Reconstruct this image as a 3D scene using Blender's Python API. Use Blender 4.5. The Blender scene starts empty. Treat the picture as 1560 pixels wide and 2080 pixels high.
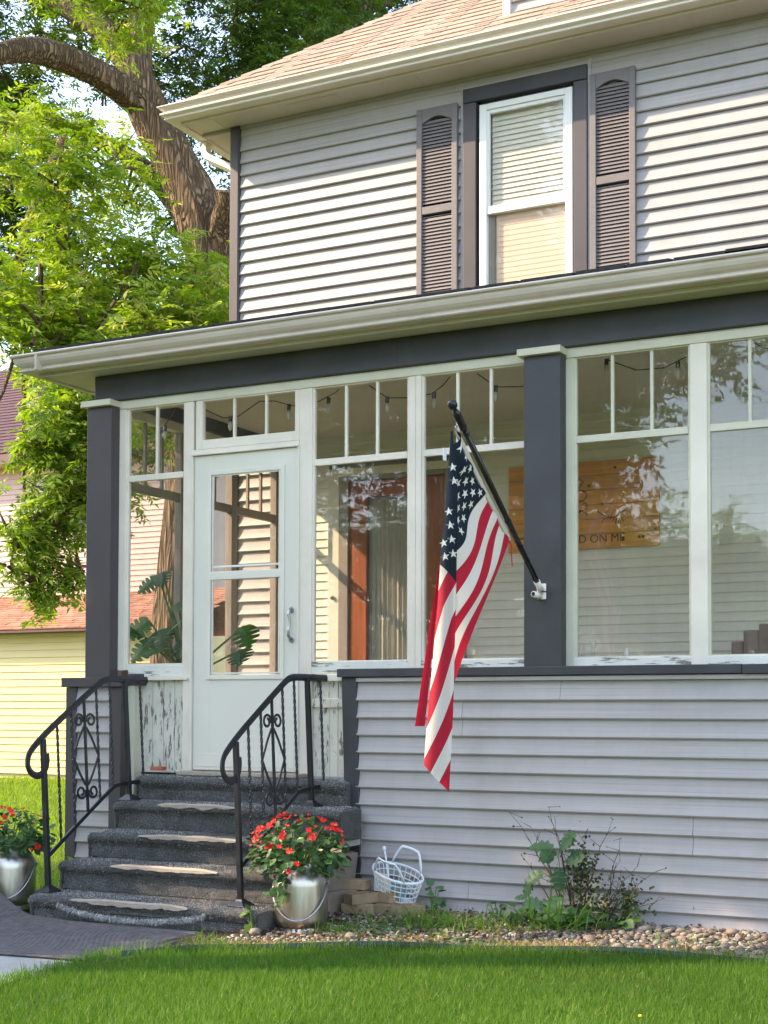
import bpy, bmesh, math, random
import numpy as np
from mathutils import Matrix, Vector, noise
R = math.radians
random.seed(7); RNG = np.random.default_rng(11)
SC = bpy.context.scene
COL = SC.collection

# ------------------------------------------------------------------ camera
cam_d = bpy.data.cameras.new('camera'); cam = bpy.data.objects.new('camera', cam_d); COL.objects.link(cam)
cam_d.sensor_fit = 'VERTICAL'; cam_d.sensor_height = 36; cam_d.sensor_width = 27
cam_d.lens = 2727 / 2080 * 36
cam_d.shift_x = (780 - 1000) / 2080; cam_d.shift_y = (1345 - 1040) / 2080
cam_d.clip_start = 0.1; cam_d.clip_end = 2000
cam.location = (0, -7.0, 1.27)
cam.rotation_euler = (R(90) + math.atan(87 / 2727), 0, R(24.6))
SC.camera = cam

# ------------------------------------------------------------------ light
SUN = Vector((-0.76, -0.37, 0.61)).normalized()
w = bpy.data.worlds.new('World'); SC.world = w; w.use_nodes = True
wn = w.node_tree.nodes; wl = w.node_tree.links
bg = wn['Background']; sky = wn.new('ShaderNodeTexSky'); sky.sky_type = 'NISHITA'; sky.sun_disc = False
sky.sun_elevation = math.asin(SUN.z); sky.sun_rotation = math.atan2(SUN.x, SUN.y)
sky.altitude = 200; sky.air_density = 1.0; sky.dust_density = 1.1; sky.ozone_density = 0.8
hs_ = wn.new('ShaderNodeHueSaturation'); hs_.inputs['Saturation'].default_value = 0.78; wl.new(sky.outputs[0], hs_.inputs['Color']); wl.new(hs_.outputs[0], bg.inputs[0]); bg.inputs[1].default_value = 0.15
sd = bpy.data.lights.new('sun', 'SUN'); sd.energy = 2.2; sd.angle = R(0.55); sd.color = (1.0, 0.76, 0.52)
so = bpy.data.objects.new('sun', sd); COL.objects.link(so)
so.rotation_euler = SUN.to_track_quat('Z', 'Y').to_euler(); so.location = (-20, -10, 20)
SC.view_settings.view_transform = 'Standard'; SC.view_settings.look = 'None'
SC.view_settings.exposure = 2.3; SC.view_settings.gamma = 1; SC.view_settings.use_curve_mapping = False
SC.render.engine = 'CYCLES'
SC.cycles.max_bounces = 8; SC.cycles.transparent_max_bounces = 24; SC.cycles.transmission_bounces = 6
GZ = 0.05

# ------------------------------------------------------------------ materials
def newmat(name):
    m = bpy.data.materials.new(name); m.use_nodes = True
    n = m.node_tree.nodes; l = m.node_tree.links
    return m, n, l, n['Principled BSDF'], n['Material Output']
def rgb(c): return (c[0], c[1], c[2], 1)
def mul(c, k): return tuple(min(1, x * k) for x in c)
def coords(n, l, stretch, kind='Object'):
    t = n.new('ShaderNodeTexCoord'); mp = n.new('ShaderNodeMapping'); mp.inputs['Scale'].default_value = stretch
    l.new(t.outputs[kind], mp.inputs[0]); return mp.outputs[0]
def noisetex(n, l, vec, scale, detail=4, rough=0.55):
    t = n.new('ShaderNodeTexNoise'); t.inputs['Scale'].default_value = scale
    t.inputs['Detail'].default_value = detail; t.inputs['Roughness'].default_value = rough
    l.new(vec, t.inputs['Vector']); return t.outputs['Fac']
def ramp(n, l, fac, stops):
    r = n.new('ShaderNodeValToRGB'); e = r.color_ramp.elements
    e[0].position, e[0].color = stops[0][0], rgb(stops[0][1]); e[1].position, e[1].color = stops[-1][0], rgb(stops[-1][1])
    for p, c in stops[1:-1]:
        x = e.new(p); x.color = rgb(c)
    l.new(fac, r.inputs[0]); return r.outputs[0]
def mixc(n, l, fac, a, b, mode='MIX'):
    m = n.new('ShaderNodeMix'); m.data_type = 'RGBA'; m.blend_type = mode
    if isinstance(fac, (int, float)): m.inputs[0].default_value = fac
    else: l.new(fac, m.inputs[0])
    for i, v in ((6, a), (7, b)):
        if isinstance(v, tuple): m.inputs[i].default_value = rgb(v)
        else: l.new(v, m.inputs[i])
    return m.outputs[2]
def math_(n, l, op, a, b=None):
    m = n.new('ShaderNodeMath'); m.operation = op
    for i, v in ((0, a), (1, b)):
        if v is None: continue
        if isinstance(v, (int, float)): m.inputs[i].default_value = v
        else: l.new(v, m.inputs[i])
    return m.outputs[0]
def bump(n, l, h, strength, dist, bsdf, extra=None):
    b = n.new('ShaderNodeBump'); b.inputs['Strength'].default_value = strength; b.inputs['Distance'].default_value = dist
    l.new(h, b.inputs['Height'])
    if extra is not None: l.new(extra, b.inputs['Normal'])
    l.new(b.outputs[0], bsdf.inputs['Normal']); return b.outputs[0]

def pm(name, col, rough=0.6, var=0.12, scale=6, stretch=(1, 1, 1), bmp=0.0, bscale=None, bdist=0.002, metal=0.0, rand=0.0, dirt=0.0, dirtcol=(.12, .10, .08), spec=0.5, detail=5):
    """plain painted / mineral surface: soft tone variation, fine relief, optional grime and per-object tone"""
    m, n, l, b, o = newmat(name)
    v = coords(n, l, stretch)
    f = noisetex(n, l, v, scale, detail)
    c = ramp(n, l, f, [(0.28, mul(col, 1 - var)), (0.72, mul(col, 1 + var))])
    if dirt:
        v2 = coords(n, l, (1, 1, 1)); d = noisetex(n, l, v2, 2.3, 8, 0.7)
        dr = ramp(n, l, d, [(0.52, (0, 0, 0)), (0.78, (dirt, dirt, dirt))])
        c = mixc(n, l, dr, c, dirtcol)
    if rand:
        oi = n.new('ShaderNodeObjectInfo')
        g = math_(n, l, 'MULTIPLY_ADD', oi.outputs['Random'], 2 * rand); g.node.inputs[2].default_value = 1 - rand
        cg = n.new('ShaderNodeCombineColor'); [l.new(g, cg.inputs[i]) for i in range(3)]
        c = mixc(n, l, 1.0, c, cg.outputs[0], 'MULTIPLY')
    l.new(c, b.inputs['Base Color'])
    rr = n.new('ShaderNodeMapRange'); rr.inputs['To Min'].default_value = rough - 0.08; rr.inputs['To Max'].default_value = min(1, rough + 0.1)
    l.new(f, rr.inputs[0]); l.new(rr.outputs[0], b.inputs['Roughness'])
    b.inputs['Metallic'].default_value = metal; b.inputs['Specular IOR Level'].default_value = spec
    if bmp:
        h = noisetex(n, l, v, bscale or scale * 6, 6, 0.6); bump(n, l, h, bmp, bdist, b)
    return m

def siding_mat(name, col, rand=0.03):
    m, n, l, b, o = newmat(name)
    v = coords(n, l, (0.22, 1, 42)); f = noisetex(n, l, v, 3.0, 6, 0.65)
    v3 = coords(n, l, (0.25, 1, 14)); f3 = noisetex(n, l, v3, 3.0, 3, 0.5)
    c = ramp(n, l, f, [(0.30, mul(col, 0.62)), (0.46, col), (0.70, mul(col, 1.16))])
    c = mixc(n, l, 0.5, c, ramp(n, l, f3, [(0.3, mul(col, .90)), (0.7, mul(col, 1.07))]))
    d = noisetex(n, l, coords(n, l, (1, 1, 1)), 1.7, 8, 0.7)
    c = mixc(n, l, ramp(n, l, d, [(0.50, (0, 0, 0)), (0.80, (.34, .34, .34))]), c, (.22, .19, .16))
    st = noisetex(n, l, coords(n, l, (3, 1, .6)), 2.0, 6, .7); c = mixc(n, l, 1.0, c, ramp(n, l, st, [(.35, (.955, .945, .93)), (.6, (1, 1, 1))]), 'MULTIPLY')
    oi = n.new('ShaderNodeObjectInfo'); g = math_(n, l, 'MULTIPLY_ADD', oi.outputs['Random'], 2 * rand); g.node.inputs[2].default_value = 1 - rand
    cg = n.new('ShaderNodeCombineColor'); [l.new(g, cg.inputs[i]) for i in range(3)]
    c = mixc(n, l, 1.0, c, cg.outputs[0], 'MULTIPLY')
    l.new(c, b.inputs['Base Color']); b.inputs['Roughness'].default_value = 0.5
    bump(n, l, f, 0.25, 0.0015, b)
    return m

def peel_mat(name, paint, wood, amount, stretch=(26, 26, 3.2), rough=0.55):
    """old paint flaking off boards: islands of bare weathered wood with a raised paint edge"""
    m, n, l, b, o = newmat(name)
    v = coords(n, l, stretch); f = noisetex(n, l, v, 1.0, 9, 0.68)
    mask = ramp(n, l, f, [(amount, (1, 1, 1)), (amount + 0.025, (0, 0, 0))])
    v2 = coords(n, l, (3, 3, 3)); g = noisetex(n, l, v2, 2.0, 6, 0.6)
    pc = ramp(n, l, g, [(0.3, mul(paint, .82)), (0.65, paint)])
    v3 = coords(n, l, (90, 90, 4)); gw = noisetex(n, l, v3, 1.0, 5)
    wc = ramp(n, l, gw, [(0.3, mul(wood, .5)), (0.7, mul(wood, 1.3))])
    edge = ramp(n, l, f, [(amount + 0.02, (.45, .45, .45)), (amount + 0.05, (1, 1, 1))])
    pc = mixc(n, l, 1.0, pc, edge, 'MULTIPLY')
    l.new(mixc(n, l, mask, pc, wc), b.inputs['Base Color']); b.inputs['Roughness'].default_value = rough
    inv = math_(n, l, 'SUBTRACT', 1.0, mask); bump(n, l, inv, 0.8, 0.0015, b)
    return m

def glass_mat(name, wob=0.4, ior=1.5, scale=3.0, dirt=0.04, gain=1.0, tint=(.985, .98, .975)):
    """clear old pane: see-through with a true Fresnel mirror on top and a little wavy relief and dust"""
    m, n, l, b, o = newmat(name); n.remove(b)
    tr = n.new('ShaderNodeBsdfTransparent'); tr.inputs[0].default_value = rgb(tint)
    gl = n.new('ShaderNodeBsdfGlossy'); gl.inputs['Roughness'].default_value = 0.015
    ge = n.new('ShaderNodeNewGeometry'); dt = n.new('ShaderNodeVectorMath'); dt.operation = 'DOT_PRODUCT'
    l.new(ge.outputs['Normal'], dt.inputs[0]); l.new(ge.outputs['Incoming'], dt.inputs[1])
    cs = math_(n, l, 'ABSOLUTE', dt.outputs['Value']); f0 = ((ior - 1) / (ior + 1)) ** 2     # Schlick, the same from either side of the thin pane
    p5 = math_(n, l, 'POWER', math_(n, l, 'SUBTRACT', 1.0, cs), 5.0); fs = math_(n, l, 'MULTIPLY_ADD', p5, 1 - f0); fs.node.inputs[2].default_value = f0
    v = coords(n, l, (1, 1, 0.5)); h = noisetex(n, l, v, scale, 3, 0.55)
    bp = n.new('ShaderNodeBump'); bp.inputs['Strength'].default_value = wob; bp.inputs['Distance'].default_value = 0.02
    l.new(h, bp.inputs['Height']); l.new(bp.outputs[0], gl.inputs['Normal'])
    mx = n.new('ShaderNodeMixShader'); l.new(math_(n, l, 'MULTIPLY', fs, gain), mx.inputs[0]); l.new(tr.outputs[0], mx.inputs[1]); l.new(gl.outputs[0], mx.inputs[2])
    df = n.new('ShaderNodeBsdfDiffuse'); df.inputs[0].default_value = (.6, .6, .55, 1)
    dn = noisetex(n, l, coords(n, l, (14, 14, 2.5)), 1.0, 8, 0.75)
    dm = ramp(n, l, dn, [(0.45, (dirt * .4,) * 3), (0.85, (dirt * 3,) * 3)])
    mx2 = n.new('ShaderNodeMixShader'); l.new(dm, mx2.inputs[0]); l.new(mx.outputs[0], mx2.inputs[1]); l.new(df.outputs[0], mx2.inputs[2])
    l.new(mx2.outputs[0], o.inputs[0]); return m

def leaf_mat(name, stops, trans=0.35, rough=0.5, spec=0.4, tgain=1.35):
    """foliage coloured by the random number each leaf carries in its UV"""
    m, n, l, b, o = newmat(name)
    uv = n.new('ShaderNodeUVMap'); sx = n.new('ShaderNodeSeparateXYZ'); l.new(uv.outputs[0], sx.inputs[0])
    c = ramp(n, l, sx.outputs[0], stops)
    l.new(c, b.inputs['Base Color']); b.inputs['Roughness'].default_value = rough; b.inputs['Specular IOR Level'].default_value = spec
    if trans:
        t = n.new('ShaderNodeBsdfTranslucent'); hs = n.new('ShaderNodeHueSaturation'); hs.inputs['Value'].default_value = tgain; hs.inputs['Saturation'].default_value = 1.1
        l.new(c, hs.inputs['Color']); l.new(hs.outputs[0], t.inputs[0])
        mx = n.new('ShaderNodeMixShader'); mx.inputs[0].default_value = trans
        l.new(b.outputs[0], mx.inputs[1]); l.new(t.outputs[0], mx.inputs[2]); l.new(mx.outputs[0], o.inputs[0])
    return m

def bark_mat(name, col, sc=1.0):
    m, n, l, b, o = newmat(name)
    v = coords(n, l, (1, 1, .09)); vo = n.new('ShaderNodeTexVoronoi'); vo.feature = 'DISTANCE_TO_EDGE'; vo.inputs['Scale'].default_value = 19 * sc
    ns = n.new('ShaderNodeTexNoise'); ns.inputs['Scale'].default_value = 5; l.new(v, ns.inputs[0])
    vm = n.new('ShaderNodeVectorMath'); vm.operation = 'MULTIPLY_ADD'; vm.inputs[1].default_value = (.30, .30, .12)
    l.new(ns.outputs['Color'], vm.inputs[0]); l.new(v, vm.inputs[2]); l.new(vm.outputs[0], vo.inputs['Vector'])
    h = ramp(n, l, vo.outputs['Distance'], [(0.0, (0, 0, 0)), (0.28, (1, 1, 1))])
    f = noisetex(n, l, v, 30, 6, .7)
    c = mixc(n, l, h, mul(col, .45), ramp(n, l, f, [(0.3, mul(col, .75)), (0.7, mul(col, 1.3))]))
    l.new(c, b.inputs['Base Color']); b.inputs['Roughness'].default_value = .9; b.inputs['Specular IOR Level'].default_value = .15
    hh = math_(n, l, 'ADD', h, math_(n, l, 'MULTIPLY', f, .4)); bump(n, l, hh, 1.0, 0.06, b)
    return m

M = {}
M['siding'] = siding_mat('grey_vinyl_siding', (.385, .352, .335))
M['charcoal'] = pm('charcoal_trim', (.045, .043, .046), .5, .22, 4, bmp=.15, bscale=90, dirt=.12, dirtcol=(.16, .15, .14))
M['plum'] = pm('faded_charcoal_trim', (.062, .052, .056), .5, .10, 3, bmp=.15, bscale=90)
M['shutter'] = pm('shutter_plastic', (.165, .142, .138), .55, .12, 4, (3, 3, 14), bmp=.3, bscale=30)
M['white'] = pm('old_white_paint', (.75, .67, .56), .5, .07, 3, bmp=.25, bscale=45, dirt=.25, dirtcol=(.35, .31, .24))
M['cream'] = pm('cream_paint', (.60, .56, .43), .5, .08, 3, bmp=.2, bscale=40, dirt=.2, dirtcol=(.32, .27, .2))
M['peel'] = peel_mat('peeling_white_paint', (.70, .66, .55), (.22, .185, .15), .40, (42, 42, 9))
M['peelh'] = peel_mat('flaking_sill_paint', (.75, .73, .64), (.26, .22, .17), .395, (4, 30, 34))
M['soffit'] = pm('soffit_paint', (.60, .53, .45), .65, .05, 2, bmp=.2, bscale=30, dirt=.15, dirtcol=(.4, .3, .2))
M['soffitlow'] = pm('porch_soffit_paint', (.50, .47, .35), .65, .08, 3, (1, 4, 4), bmp=.3, bscale=20, dirt=.35, dirtcol=(.33, .22, .1))
M['gutter'] = pm('white_gutter', (.74, .66, .57), .38, .05, 2, (1, 1, 6), bmp=.1, bscale=15, dirt=.25, dirtcol=(.35, .33, .28))
M['gutterlow'] = pm('weathered_gutter', (.57, .485, .405), .42, .08, 2, (1, 1, 8), bmp=.15, bscale=15, dirt=.4, dirtcol=(.22, .19, .15))
M['door'] = pm('mint_white_door', (.71, .67, .575), .35, .03, 2, bmp=.08, bscale=60)
M['vinyl'] = pm('white_vinyl', (.78, .76, .72), .35, .03, 2)
M['metal'] = pm('brushed_steel', (.55, .50, .43), .34, .22, 3, (9, 9, 1.5), metal=1.0, bmp=.06, bscale=2, bdist=.001)
M['steel'] = pm('grey_metal', (.45, .45, .46), .35, .1, 9, metal=.9)
M['iron'] = pm('black_painted_iron', (.018, .018, .022), .32, .3, 14, bmp=.35, bscale=60, bdist=.001)
M['black'] = pm('glossy_black', (.010, .010, .011), .25, .2, 12)
M['shingle'] = pm('tan_shingle', (.34, .255, .195), .9, .20, 40, rand=.17, bmp=.5, bscale=160, bdist=.003, spec=.1)
M['shingledark'] = pm('dark_shingle', (.06, .055, .05), .95, .3, 30, bmp=.6, bscale=120, spec=.1)
M['plankin'] = pm('interior_clapboard', (.74, .70, .58), .55, .05, 3, (.5, 1, 12), bmp=.1, bscale=8, rand=.02)
M['casing'] = pm('interior_casing', (.76, .71, .58), .5, .05, 3)
M['taupe'] = pm('taupe_casing', (.28, .235, .195), .5, .08, 3, (6, 6, .6))
M['ceil'] = pm('porch_ceiling', (.62, .58, .46), .7, .06, 3)
M['porchfloor'] = pm('porch_floor_paint', (.42, .38, .32), .5, .1, 3)
M['wood'] = pm('red_brown_wood', (.30, .085, .030), .35, .25, 3, (14, 14, .8), bmp=.1, bscale=8)
M['plaque'] = pm('orange_stained_pine', (.66, .27, .04), .5, .22, 2, (.7, 4, 16), rand=.10, bmp=.1, bscale=6)
M['burn'] = pm('burnt_wood_mark', (.11, .04, .012), .7, .2, 8)
M['curtain'] = pm('lace_curtain', (.50, .47, .38), .9, .08, 6, (20, 20, 1))
M['blind'] = pm('sunlit_peach_blind', (.86, .62, .44), .5, .03, 4)  # lower slats of the same blind, warm sunlight put into the colour
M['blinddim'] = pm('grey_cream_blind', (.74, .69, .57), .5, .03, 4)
M['interior'] = pm('dark_interior', (.05, .045, .04), .9, .1, 2)
M['bulb'] = pm('clear_bulb', (.55, .52, .45), .12, .05, 4, spec=.8)
M['glass'] = glass_mat('old_wavy_glass', .045, 1.5, 4.0, .015, 1.15)
M['glassdoor'] = glass_mat('door_glass', .012, 1.45, 2.0, .008, .8)
M['glassup'] = glass_mat('upper_window_glass', .05, 1.5, 3.0, .02, 1.0)
M['jar'] = glass_mat('jar_glass', .2, 1.5, 9, .12)
M['concrete'] = pm('pale_concrete', (.36, .34, .31), .9, .12, 6, bmp=.4, bscale=80, bdist=.003, dirt=.5, dirtcol=(.24, .21, .18))
M['nosing'] = pm('worn_step_edge', (.37, .31, .245), .85, .22, 9, (3, 12, 12), bmp=.8, bscale=30, bdist=.004, dirt=.5, dirtcol=(.22, .17, .12))
M['block'] = pm('brown_concrete_block', (.23, .175, .14), .95, .18, 10, bmp=.7, bscale=60, bdist=.004, dirt=.5, dirtcol=(.12, .10, .07))
M['brick'] = pm('old_tan_brick', (.33, .24, .145), .95, .28, 14, bmp=.8, bscale=55, bdist=.004, rand=.16, dirt=.8, dirtcol=(.13, .11, .06), spec=.1)
M['redbrick'] = pm('red_brick_bit', (.42, .12, .06), .9, .2, 20, bmp=.6, bscale=70)
M['found'] = pm('crumbling_masonry', (.46, .40, .27), .95, .25, 16, bmp=.9, bscale=30, bdist=.01, dirt=.6, dirtcol=(.2, .13, .08))
M['plastic'] = pm('white_plastic', (.78, .79, .80), .35, .04, 4)
M['paper'] = pm('cream_paper', (.66, .61, .48), .8, .08, 9)
M['teal'] = pm('teal_print', (.10, .30, .36), .5, .15, 40)
M['orange'] = pm('orange_print', (.60, .26, .06), .5, .15, 40)
M['lime'] = pm('fluorescent_green_plastic', (.05, .75, .10), .35, .05, 4)
M['edging'] = pm('dark_green_edging', (.035, .055, .055), .5, .2, 9)
M['soil'] = pm('garden_soil', (.085, .062, .045), 1.0, .4, 22, bmp=1.0, bscale=60, bdist=.02, spec=.1)
M['yellow'] = pm('yellow_siding', (.70, .57, .27), .6, .03, 2, (.4, 1, 14), rand=.02)
M['yellowtrim'] = pm('yellow_trim', (.66, .55, .30), .6, .05, 3)
M['pink'] = pm('pinkish_siding', (.50, .36, .31), .6, .04, 2, (.4, 1, 12), rand=.02)
M['redroof'] = pm('orange_red_shingle', (.36, .185, .125), .95, .22, 9, rand=.16, bmp=.5, bscale=60, spec=.1)
M['brownroof'] = pm('brown_shingle', (.10, .062, .068), .95, .2, 8, rand=.12, bmp=.5, bscale=60, spec=.1)
M['maroon'] = pm('maroon_fascia', (.10, .035, .03), .6, .1, 4)
M['bark'] = bark_mat('furrowed_bark', (.26, .175, .105))
M['twig'] = pm('twig_brown', (.10, .065, .04), .9, .2, 20)
M['stem'] = pm('green_stem', (.12, .20, .05), .6, .2, 20)
M['leaf'] = leaf_mat('ash_leaf', [(0, (.035, .085, .012)), (.35, (.085, .17, .018)), (.7, (.16, .27, .022)), (1, (.27, .33, .04))], .42)
M['leafbright'] = leaf_mat('sunlit_tone_leaf', [(0, (.09, .17, .02)), (.5, (.20, .31, .03)), (.85, (.30, .38, .05)), (1, (.42, .44, .13))], .45)  # lighter copy of the leaf, sunlight on the crown put into its colour
M['leafdark'] = leaf_mat('shaded_tone_leaf', [(0, (.035, .075, .012)), (.6, (.085, .155, .02)), (1, (.16, .24, .03))], .35)  # darker copy of the leaf, shade inside the crown put into its colour
M['needle'] = leaf_mat('spruce_leaf', [(0, (.02, .045, .02)), (1, (.07, .11, .05))], .1)
M['impleaf'] = leaf_mat('impatiens_leaf', [(0, (.022, .060, .018)), (.6, (.055, .125, .032)), (1, (.11, .20, .055))], .22, .45)
M['petal'] = leaf_mat('red_petal', [(0, (.62, .014, .012)), (.6, (.80, .035, .020)), (1, (.85, .16, .12))], .30, .5, .3, 1.2)
M['weed'] = leaf_mat('weed_leaf', [(0, (.035, .085, .02)), (.6, (.08, .17, .035)), (1, (.17, .26, .06))], .3)
M['monstera'] = leaf_mat('monstera_leaf', [(0, (.015, .06, .008)), (1, (.05, .15, .014))], .3, .45, .3)
M['bluegreen'] = leaf_mat('bluish_weed_leaf', [(0, (.045, .11, .045)), (1, (.12, .21, .085))], .3)
M['shrubleaf'] = leaf_mat('small_shrub_leaf', [(0, (.02, .04, .012)), (.6, (.05, .085, .02)), (.9, (.10, .12, .03)), (1, (.22, .17, .03))], .2)
M['grass'] = leaf_mat('lawn_grass', [(0, (.045, .10, .012)), (.4, (.09, .185, .022)), (.8, (.15, .27, .035)), (1, (.28, .32, .10))], .40, .55, .25)
M['grassfar'] = leaf_mat('far_lawn_grass', [(0, (.12, .21, .015)), (.5, (.20, .31, .02)), (1, (.32, .40, .06))], .40, .6, .2)
M['straw'] = leaf_mat('dry_grass', [(0, (.22, .13, .06)), (.6, (.48, .33, .16)), (1, (.62, .50, .28))], .3)
M['litter'] = leaf_mat('leaf_litter', [(0, (.05, .03, .02)), (.6, (.14, .08, .05)), (1, (.26, .17, .10))], .1)
M['fiber'] = leaf_mat('carpet_fibre', [(0, (.03, .03, .032)), (.35, (.14, .137, .137)), (.65, (.42, .405, .385)), (1, (.85, .81, .75))], 0, .9, .1)

def ground_mat(name, a, b_, c_, sc):
    m, n, l, b, o = newmat(name); v = coords(n, l, (1, 1, 1))
    f = noisetex(n, l, v, sc, 8, .65); g = noisetex(n, l, v, sc * .06, 4, .6)
    c = ramp(n, l, f, [(.3, a), (.5, b_), (.7, c_)])
    c = mixc(n, l, 1.0, c, ramp(n, l, g, [(.35, (.75, .78, .7)), (.65, (1.1, 1.08, 1.1))]), 'MULTIPLY')
    l.new(c, b.inputs['Base Color']); b.inputs['Roughness'].default_value = 1; b.inputs['Specular IOR Level'].default_value = .1
    bump(n, l, f, 1, .02, b); return m
M['lawn'] = ground_mat('lawn_base', (.06, .09, .025), (.10, .15, .035), (.15, .21, .05), 60)
M['carpet'] = ground_mat('worn_grey_carpet', (.05, .048, .048), (.15, .146, .142), (.34, .33, .31), 170)
M['stone'] = pm('river_stone', (.36, .32, .28), .75, .2, 25, bmp=.15, bscale=60)
def stone_mat():
    m, n, l, b, o = newmat('river_stones'); oi = n.new('ShaderNodeObjectInfo')
    c = ramp(n, l, oi.outputs['Random'], [(0, (.06, .06, .06)), (.18, (.14, .115, .095)), (.38, (.24, .185, .14)), (.58, (.16, .15, .13)), (.78, (.31, .25, .19)), (.92, (.27, .17, .12)), (1, (.52, .49, .43))])
    f = noisetex(n, l, coords(n, l, (1, 1, 1)), 40, 5, .6)
    c = mixc(n, l, 1.0, c, ramp(n, l, f, [(.3, (.7, .7, .7)), (.7, (1.15, 1.12, 1.1))]), 'MULTIPLY')
    l.new(c, b.inputs['Base Color']); b.inputs['Roughness'].default_value = .75
    bump(n, l, f, .25, .003, b); return m
M['stones'] = stone_mat()
def mat_rubber():
    m, n, l, b, o = newmat('woven_rubber_mat')
    v = coords(n, l, (1, 1, 1)); f = noisetex(n, l, v, 25, 6, .6)
    c = ramp(n, l, f, [(.3, (.065, .055, .055)), (.7, (.14, .12, .115))])
    l.new(c, b.inputs['Base Color']); b.inputs['Roughness'].default_value = .75
    bump(n, l, noisetex(n, l, v, 140, 4), .5, .003, b); return m
M['rubber'] = mat_rubber()
def flag_mat():
    m, n, l, b, o = newmat('flag_cloth')
    uv = n.new('ShaderNodeUVMap'); s = n.new('ShaderNodeSeparateXYZ'); l.new(uv.outputs[0], s.inputs[0])
    h = math_(n, l, 'MULTIPLY', s.outputs[1], 13.0)
    par = math_(n, l, 'MODULO', math_(n, l, 'FLOOR', h), 2.0)
    isw = math_(n, l, 'GREATER_THAN', par, .5)
    c = mixc(n, l, isw, (.42, .010, .030), (.66, .60, .53))
    can = math_(n, l, 'MULTIPLY', math_(n, l, 'LESS_THAN', h, 7.0), math_(n, l, 'LESS_THAN', s.outputs[0], 0.5))
    c = mixc(n, l, can, c, (.007, .013, .024))
    l.new(c, b.inputs['Base Color']); b.inputs['Roughness'].default_value = .7; b.inputs['Specular IOR Level'].default_value = .3
    f = noisetex(n, l, coords(n, l, (1, 1, 1)), 6, 3); bump(n, l, f, .4, .02, b)
    t = n.new('ShaderNodeBsdfTranslucent'); l.new(c, t.inputs[0]); mx = n.new('ShaderNodeMixShader'); mx.inputs[0].default_value = .25
    l.new(b.outputs[0], mx.inputs[1]); l.new(t.outputs[0], mx.inputs[2]); l.new(mx.outputs[0], o.inputs[0]); return m
M['flag'] = flag_mat()
M['star'] = pm('flag_star_white', (.70, .66, .58), .7, .03, 5)
M['sleeve'] = pm('flag_sleeve_canvas', (.50, .43, .35), .8, .08, 9)

# ------------------------------------------------------------------ builders
def link(o, parent=None):
    COL.objects.link(o)
    if parent is not None:
        o.parent = parent
        if parent.type == 'EMPTY': o.matrix_parent_inverse = Matrix.Translation(-parent.location) if parent.get('world') else Matrix.Identity(4)
    return o
def raw(name, verts, faces, mat, parent=None, smooth=False, kind=None, uvs=None, bevel=0):
    me = bpy.data.meshes.new(name); me.from_pydata([tuple(v) for v in verts], [], faces)
    if mat is not None: me.materials.append(M[mat] if isinstance(mat, str) else mat)
    if smooth:
        me.polygons.foreach_set('use_smooth', [True] * len(me.polygons))
    if uvs is not None:
        u = me.uv_layers.new(name='UVMap')
        for lp in me.loops: u.data[lp.index].uv = uvs[lp.vertex_index]
    me.update()
    o = bpy.data.objects.new(name, me); link(o, parent)
    if kind: o['kind'] = kind
    if bevel:
        b = o.modifiers.new('bevel', 'BEVEL'); b.width = bevel; b.segments = 2; b.limit_method = 'ANGLE'
    return o
def tag(o, label, cat, group=None):
    o['label'] = label; o['category'] = cat
    if group: o['group'] = group
    return o
def thing(name, loc, label, cat, group=None, world=True):
    o = bpy.data.objects.new(name, None); COL.objects.link(o); o.location = loc; o.empty_display_size = .1
    o['world'] = world
    return tag(o, label, cat, group)
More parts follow.
